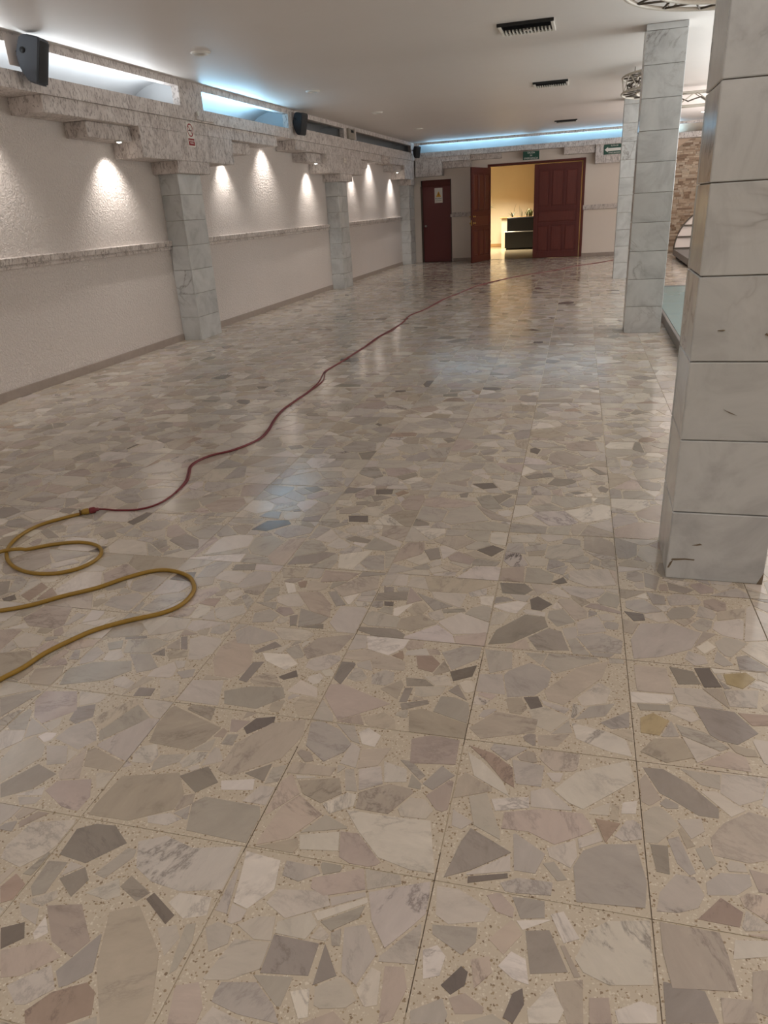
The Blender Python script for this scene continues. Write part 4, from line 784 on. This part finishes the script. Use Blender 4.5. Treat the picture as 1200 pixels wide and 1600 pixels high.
# ------------------------------------------------------------------ loudspeakers on the cornice
def speaker(label, x, y, zt, yaw, S, mat):
    o = empty('wall_speaker', (x, y, zt), label, 'loudspeaker', 'black loudspeakers on the cornice')
    W, H, D = .27*S, .52*S, .32*S; ca, sa = math.cos(yaw), math.sin(yaw)
    tilt = .14
    def T(p):                                   # local: u front, v side, w up from the top edge
        u, v, w_ = p; u2 = u*math.cos(tilt)+w_*math.sin(tilt)*1.0; w2 = w_*math.cos(tilt)-u*math.sin(tilt)
        return (x+u2*ca-v*sa, y+u2*sa+v*ca, zt+w2)
    # side outline (u, w): rounded back, tapering to the foot
    ol = [(D, -.03*S), (D*.97, 0), (D*.45, .02*S), (D*.2, 0), (.03*S, -.09*S), (0, -.22*S), (.05*S, -.38*S), (.14*S, -.5*S), (D*.72, -H), (D*.80, -H*.985)]
    bm = bmesh.new(); n = len(ol)
    a = [bm.verts.new(T((u, -W/2, w_))) for u, w_ in ol]; b = [bm.verts.new(T((u, W/2, w_))) for u, w_ in ol]
    bm.faces.new(a); bm.faces.new(b[::-1])
    for i in range(n): bm.faces.new((a[i], b[i], b[(i+1) % n], a[(i+1) % n]))
    bmesh.ops.recalc_face_normals(bm, faces=bm.faces)
    bmesh.ops.bevel(bm, geom=bm.edges[:], offset=.018*S, segments=3, affect='EDGES')
    MB().bm(bm, smooth=False).build('cabinet', mat, o)
    gl = [(D+.002, -.04*S), (D*.81+.004, -H*.96)]
    q = MB(); V = []
    for t in range(9):
        u = gl[0][0]+(gl[1][0]-gl[0][0])*t/8; w_ = gl[0][1]+(gl[1][1]-gl[0][1])*t/8
        for s in range(7):
            v = -W*.44+W*.88*s/6; bul = .014*S*(1-(2*s/6-1)**2)
            V.append(T((u+bul, v, w_)))
    q.add(V, [(t*7+s, t*7+s+1, (t+1)*7+s+1, (t+1)*7+s) for t in range(8) for s in range(6)], None, True); q.build('front_grille', GRILLE, o)
    # wall bracket: plate plus yoke knob on the side
    br = MB()
    br.v = []; pl = [(-.10*S, -.09*S), (.10*S, -.03*S), (.07*S, -.12*S), (-.07*S, -.24*S)]
    MB().box(XF+.001, y-.12*S-.06, zt-.02-.30*S, XF+.008, y-.12*S+.10, zt+.01, .002).build('bracket_plate', PALE, o)
    MB().tube([(XF+.006, y-.02, zt-.16*S), T((.06*S, 0, -.2*S))], .018*S, 10).build('bracket_arm', BLACK, o)
    MB().tube([T((.10*S, -W/2-.012*S, -.16*S)), T((.10*S, -W/2+.004*S, -.16*S))], .034*S, 16).build('yoke_knob', GRILLE, o)
    return o
speaker('black loudspeaker above the left wall, largest and closest, beside the white lit slot', XF+.05, 6.30, wz(3.11, 6.3), math.radians(12), .70, simple('charcoal_cabinet', (70, 74, 82), .5))
speaker('black loudspeaker at the end of the blue lit slot on the left wall', XF+.05, 12.86, wz(3.09, 12.9), math.radians(-18), .64, BLACK)
speaker('smallest black loudspeaker, in the far left corner by the blue slot', XF+.10, 21.72, wz(3.04, 21.7), math.radians(-40), .56, BLACK)

# ------------------------------------------------------------------ small lamps under the corbels that graze the left wall
cl = None; pts = []
for cy in CY:
    for d, z in ((-1.36, 2.40), (1.5, 2.40), (3.02, 2.70)):
        if 3 < cy+d < 21.5: pts.append((cy+d, z))
WHICH = {0: 'before the first stepped corbel', 1: 'under the corbel with the no smoking sign, on its near side', 2: 'under the corbel with the no smoking sign, on its far side', 3: 'in the gap after the corbel with the no smoking sign'}
names = ['small lit downlight under the cornice at the near end of the left wall', 'small lit downlight in the gap before the corbel with the no smoking sign', 'small lit downlight under the near side of the corbel with the no smoking sign', 'small lit downlight hidden under the far side of the corbel with the no smoking sign', 'small lit downlight in the cornice gap just past the corbel with the no smoking sign',
 'small lit downlight under the near side of the second stepped corbel', 'small lit downlight under the far side of the second stepped corbel', 'small lit downlight in the cornice gap past the second stepped corbel', 'small lit downlight under the last corbel before the far corner']
for i, (y, z) in enumerate(sorted(pts)):
    zz = wz(z, y); far_side = any(abs(y-cy_-1.5) < .01 for cy_ in CY); loc = (-5.27 if far_side else -5.19, y, zz)
    if cl is None:
        cl = empty('corbel_downlight', loc, names[0], 'downlight', 'small lamps washing the left wall')
        MB().lathe([(.03, 0), (.032, -.014), (.046, -.012), (.05, 0)], loc, 18).build('bezel', STEEL, cl)
        MB().lathe([(.03, -.004), (.022, -.02), (0, -.024)], loc, 14).build('lamp', LAMP, cl)
    else: clone(cl, loc, names[min(i, len(names)-1)])
    sp = bpy.data.lights.new('wall_washer', 'SPOT'); sp.energy = 30 if far_side else 44; sp.color = (1.0, .92, .85); sp.spot_size = math.radians(100); sp.spot_blend = 1.0; sp.shadow_soft_size = .025
    so = bpy.data.objects.new('wall_washer', sp); C.objects.link(so); so.location = (loc[0], y, zz-.035); so.rotation_euler = (0, math.radians(13), 0)

# ------------------------------------------------------------------ signs
RX = (math.pi/2, 0, 0); RYW = (math.pi/2, 0, math.pi/2)     # facing the camera / facing the hall from the left wall
s = empty('no_smoking_sign', (XF-.02, 9.26, 2.42), 'white and red no smoking sign on the stone corbel above a wall column', 'sign')
xs = XF-.0245
MB(False).box(xs, 9.17, 2.40, xs+.004, 9.35, 2.68, .001).build('plate', PAPER, s)
ring = MB(); n = 40; cyz = (9.26, 2.59)
vs = []; fs = []
for i in range(n):
    a = 2*math.pi*i/n
    for r_ in (.062, .076): vs.append((xs+.0055, cyz[0]+r_*math.cos(a), cyz[1]+r_*math.sin(a)))
for i in range(n): fs.append((2*i, 2*i+1, (2*i+3) % (2*n), (2*i+2) % (2*n)))
ring.add(vs, fs); c45 = math.sqrt(.5); w_ = .006
ring.add([(xs+.0057, cyz[0]+a*c45*.064+b*c45*w_, cyz[1]-a*c45*.064+b*c45*w_) for a, b in ((-1, 1), (1, 1), (1, -1), (-1, -1))], [(0, 1, 2, 3)])
ring.build('prohibition_ring', RED, s)
cg = MB().box(xs+.0042, cyz[0]-.045, cyz[1]-.010, xs+.0052, cyz[0]+.03, cyz[1]+.002); cg.box(xs+.0042, cyz[0]+.034, cyz[1]-.010, xs+.0052, cyz[0]+.044, cyz[1]+.002)
cg.tube([(xs+.005, cyz[0]+.036+.006*math.sin(t*1.2), cyz[1]+.006+t*.009) for t in range(5)], .002, 5); cg.build('cigarette_symbol', INK, s)
MB().box(xs+.0042, 9.185, 2.415, xs+.0052, 9.335, 2.495).build('red_band', RED, s)
text('lettering', 'PROHIBIDO\nFUMAR', .026, (xs+.0062, 9.26, 2.455), RYW, PAPER, s)

zx, zy = YF-.028, None
e1 = empty('exit_sign', (-1.73, YF, 2.60), 'green emergency exit sign with small white lettering above the double doors', 'sign', 'green emergency signs')
ye_ = YF+.0
hb = MB().box(-1.95, ye_+.02, 2.585, -1.51, ye_+.028, 2.80, .002).build('plate', GREEN, e1)
MB().box(-1.955, ye_+.028, 2.58, -1.505, ye_+.034, 2.805, .002).build('border', PALE, e1)
MB().box(-1.80, ye_+.034, 2.60, -1.66, YB, 2.75).build('mount', GREYM, e1)
text('lettering', 'SALIDA', .062, (-1.73, ye_+.0185, 2.758), RX, PAPER, e1); text('lettering', 'DE', .05, (-1.73, ye_+.0185, 2.69), RX, PAPER, e1); text('lettering', 'EMERGENCIA', .062, (-1.73, ye_+.0185, 2.622), RX, PAPER, e1)
e2 = empty('exit_sign', (.41, YF, 2.60), 'green evacuation sign with a white arrow pointing left, near the columns', 'sign', 'green emergency signs')
MB().box(.18, YF+.028, 2.575, .645, YF+.0385, 2.815, .002).build('plate', GREEN, e2)
MB().prism([(.20, 2.69), (.285, 2.755), (.285, 2.725), (.615, 2.725), (.615, 2.655), (.285, 2.655), (.285, 2.625)], 'y', YF+.0262, YF+.028).build('arrow', PAPER, e2)
text('lettering', 'RUTA DE', .046, (.45, YF+.0268, 2.778), RX, PAPER, e2); text('lettering', 'EVACUACION', .046, (.45, YF+.0268, 2.612), RX, PAPER, e2)
w1 = empty('warning_sign', (-4.41, YB, 1.64), 'white paper warning sign with a yellow triangle on the small red door', 'sign')
MB().box(-4.52, YB+.024, 1.64, -4.285, YB+.0298, 2.04, .001).build('sheet', PAPER, w1)
MB().prism([(-4.48, 1.80), (-4.325, 1.80), (-4.402, 1.955)], 'y', YB+.0215, YB+.0238).build('triangle', YELLOW, w1)
MB().box(-4.41, YB+.0205, 1.84, -4.394, YB+.0214, 1.905).box(-4.41, YB+.0205, 1.815, -4.394, YB+.0214, 1.829).build('exclamation_mark', INK, w1)
text('lettering', 'PELIGRO', .05, (-4.402, YB+.0228, 1.755), RX, INK, w1); text('lettering', 'NO PASAR', .034, (-4.402, YB+.0228, 1.70), RX, INK, w1)
# electrical bits on the cornice
bx = empty('junction_box', (XF, 15.92, 2.9), 'grey electrical box between two unlit cornice slots', 'electrical box')
MB(True).box(XF-.002, 15.80, 2.885, XF+.05, 16.20, 3.075, .008).build('housing', simple('grey_box', (150, 142, 130), .5), bx)
MB(True).box(XF+.05, 15.95, 3.0, XF+.056, 16.12, 3.05, .002).build('dark_label', DARK, bx)
MB(True).box(XF-.002, 16.19, 2.88, XF+.075, 16.215, 3.09, .003).build('edge_flange', PALE, bx)
sk = empty('socket_plate', (XF, 15.63, 2.44), 'tiny white socket plate on the second stepped corbel', 'socket')
MB(True).box(XF-.026, 15.53, 2.43, XF-.018, 15.73, 2.53, .003).build('plate', simple('socket_white', (196, 184, 172), .5), sk)
hm = MB(True)
for a in (15.575, 15.645):
    for z in (2.445, 2.49): hm.box(XF-.018, a, z, XF-.0165, a+.04, z+.028)
hm.build('socket_faces', WHITE, sk)
bk = empty('stone_bracket', (XF, 9.56, 2.71), 'small pitted stone bracket on the cornice between the two lit slots', 'bracket')
MB(True).box(XF-.001, 9.40, 2.715, XF+.03, 9.86, 2.80, .004).build('block', CANTERA, bk)
MB(True).box(XF+.03, 9.40, 2.755, XF+.045, 9.44, 2.81, .003).build('white_clip', WHITE, bk)

# ------------------------------------------------------------------ lobby: stacked planters with plants, ledge, potted palm
pl1 = empty('planter_box', (-2.25, 27.35, 0), 'lower black planter box of the stack in the lobby doorway', 'planter', 'black planters in the lobby')
MB().box(-2.97, 27.05, .05, -1.5, 27.65, .58, .012).build('box', BLACKP, pl1); MB().box(-2.93, 27.09, 0, -1.54, 27.61, .05).build('plinth', DARK, pl1)
MB().box(-2.98, 27.04, .575, -1.49, 27.66, .60, .005).build('silver_lip', STEEL, pl1)
pl2 = empty('planter_box', (-2.2, 27.35, .6), 'upper black planter box holding the lobby plants', 'planter', 'black planters in the lobby')
MB().box(-2.90, 27.1, .601, -1.5, 27.6, 1.05, .012).build('box', BLACKP, pl2)
MB().box(-2.87, 27.13, 1.045, -1.53, 27.57, 1.055).build('soil', SOIL, pl2)
def blade(mb, base, az, L, wd, lean, droop, n=7):
    vs = []; p = Vector(base); th = lean
    for i in range(n+1):
        t = i/n; ww = wd*(.55+.9*t if t < .4 else .91*(1-((t-.4)/.6)**2)+.0) * .5 + .0006
        sd = Vector((-math.sin(az), math.cos(az), 0))*ww; k = Vector((math.cos(az)*math.cos(th), math.sin(az)*math.cos(th), -math.sin(th)))*0
        nrm = Vector((math.cos(az)*math.cos(th), math.sin(az)*math.cos(th), math.sin(th)))*0
        vs += [tuple(p-sd), tuple(p+Vector((0, 0, -.15*ww))), tuple(p+sd)]
        p = p + Vector((math.cos(az)*math.sin(th), math.sin(az)*math.sin(th), math.cos(th)))*(L/n); th += droop/n
    fs = []
    for i in range(n):
        for s_ in (0, 1): fs.append((3*i+s_, 3*i+s_+1, 3*i+s_+4, 3*i+s_+3))
    mb.add(vs, fs, None, True)
pr = random.Random(9)
def plant(name, label, x, y, z, leaves, mat, group=None):
    o = empty(name, (x, y, z), label, 'plant', group)
    for (az, L, wd, lean, droop, dx) in leaves:
        mb = MB(); blade(mb, (x+dx, y, z), az, L, wd, lean, droop); mb.build('leaf', mat, o, fix=False)
    return o
G_ = 'plants in the lobby planter'
plant('arching_plant', 'dark arching plant at the left end of the black lobby planter', -2.74, 27.35, 1.07, [(3.3, .34, .05, .3, .5, 0), (2.9, .24, .05, .7, .5, 0), (.1, .40, .04, .25, .9, 0), (.2, .26, .05, .5, .6, .02), (3.6, .18, .06, .5, .7, -.02), (-.3, .46, .025, .05, .5, .03), (1.2, .2, .05, .5, .5, 0), (4.5, .2, .05, .5, .5, 0)], LEAFM, G_)
plant('slender_plant', 'thin upright stems in the middle of the black lobby planter', -2.46, 27.35, 1.056, [(.2, .34, .03, .05, .2, 0), (3.0, .26, .03, .1, .3, .06), (.4, .22, .035, .15, .4, .12), (2.6, .38, .02, .02, .15, -.02), (5, .2, .03, .2, .4, .04)], LEAFM, G_)
plant('bushy_plant', 'pale green bushy plant beside the right door leaf in the lobby planter', -2.16, 27.35, 1.056, [(2*math.pi*i/16, pr.uniform(.2, .36), .05, pr.uniform(.05, .5), pr.uniform(.2, .8), pr.uniform(-.1, .1)) for i in range(16)], LEAFY, G_)
dr = empty('potted_palm', (-3.62, 27.0, 0), 'spiky potted palm partly hidden behind the open left door leaf', 'plant')
MB().lathe([(.13, 0), (.17, .30), (.18, .34), (.16, .34), (.15, .31), (0, .31)], (-3.62, 27.0, 0), 24).build('pot', BLACKP, dr)
MB().tube([(-3.62, 27.0, .31), (-3.60, 27.0, .8), (-3.58, 27.0, 1.42)], [.025, .02, .015], 8).build('stem', TAN, dr)
for i in range(20):
    mb = MB(); blade(mb, (-3.58, 27.0, 1.42), 2*math.pi*i/20+pr.uniform(-.1, .1), pr.uniform(.24, .36), .03, pr.uniform(.5, 1.4), pr.uniform(.9, 1.7)); mb.build('leaf', LEAFM, dr, fix=False)
ld = empty('ledge_pillar', (-3.05, 28.6, 0), 'cream half-height pillar with a tan wooden cap behind the black planters', 'pillar', None, 'thing')
MB().box(-3.22, 28.2, 0, -1.2, 28.9, 1.02, .004).build('body', CREAM, ld); MB().box(-3.28, 28.15, 1.02, -1.15, 28.95, 1.06, .006).build('cap', TAN, ld)
ll_ = empty('lobby_downlight', (-2.85, 27.6, 2.8), 'lit downlight in the lobby ceiling beyond the double doors', 'downlight')
MB().lathe([(.06, 0), (.065, -.014), (.09, -.010), (.095, 0)], (-2.85, 27.6, 2.8), 20).build('trim_ring', WHITE, ll_); MB().lathe([(.06, -.006), (.04, -.016), (0, -.02)], (-2.85, 27.6, 2.8), 16).build('lens', LAMP, ll_)
sp = bpy.data.lights.new('lobby_spot', 'SPOT'); sp.energy = 120; sp.color = (1, .9, .72); sp.spot_size = math.radians(120); sp.spot_blend = .5; sp.shadow_soft_size = .05
so = bpy.data.objects.new('lobby_spot', sp); C.objects.link(so); so.location = (-2.85, 27.6, 2.76)
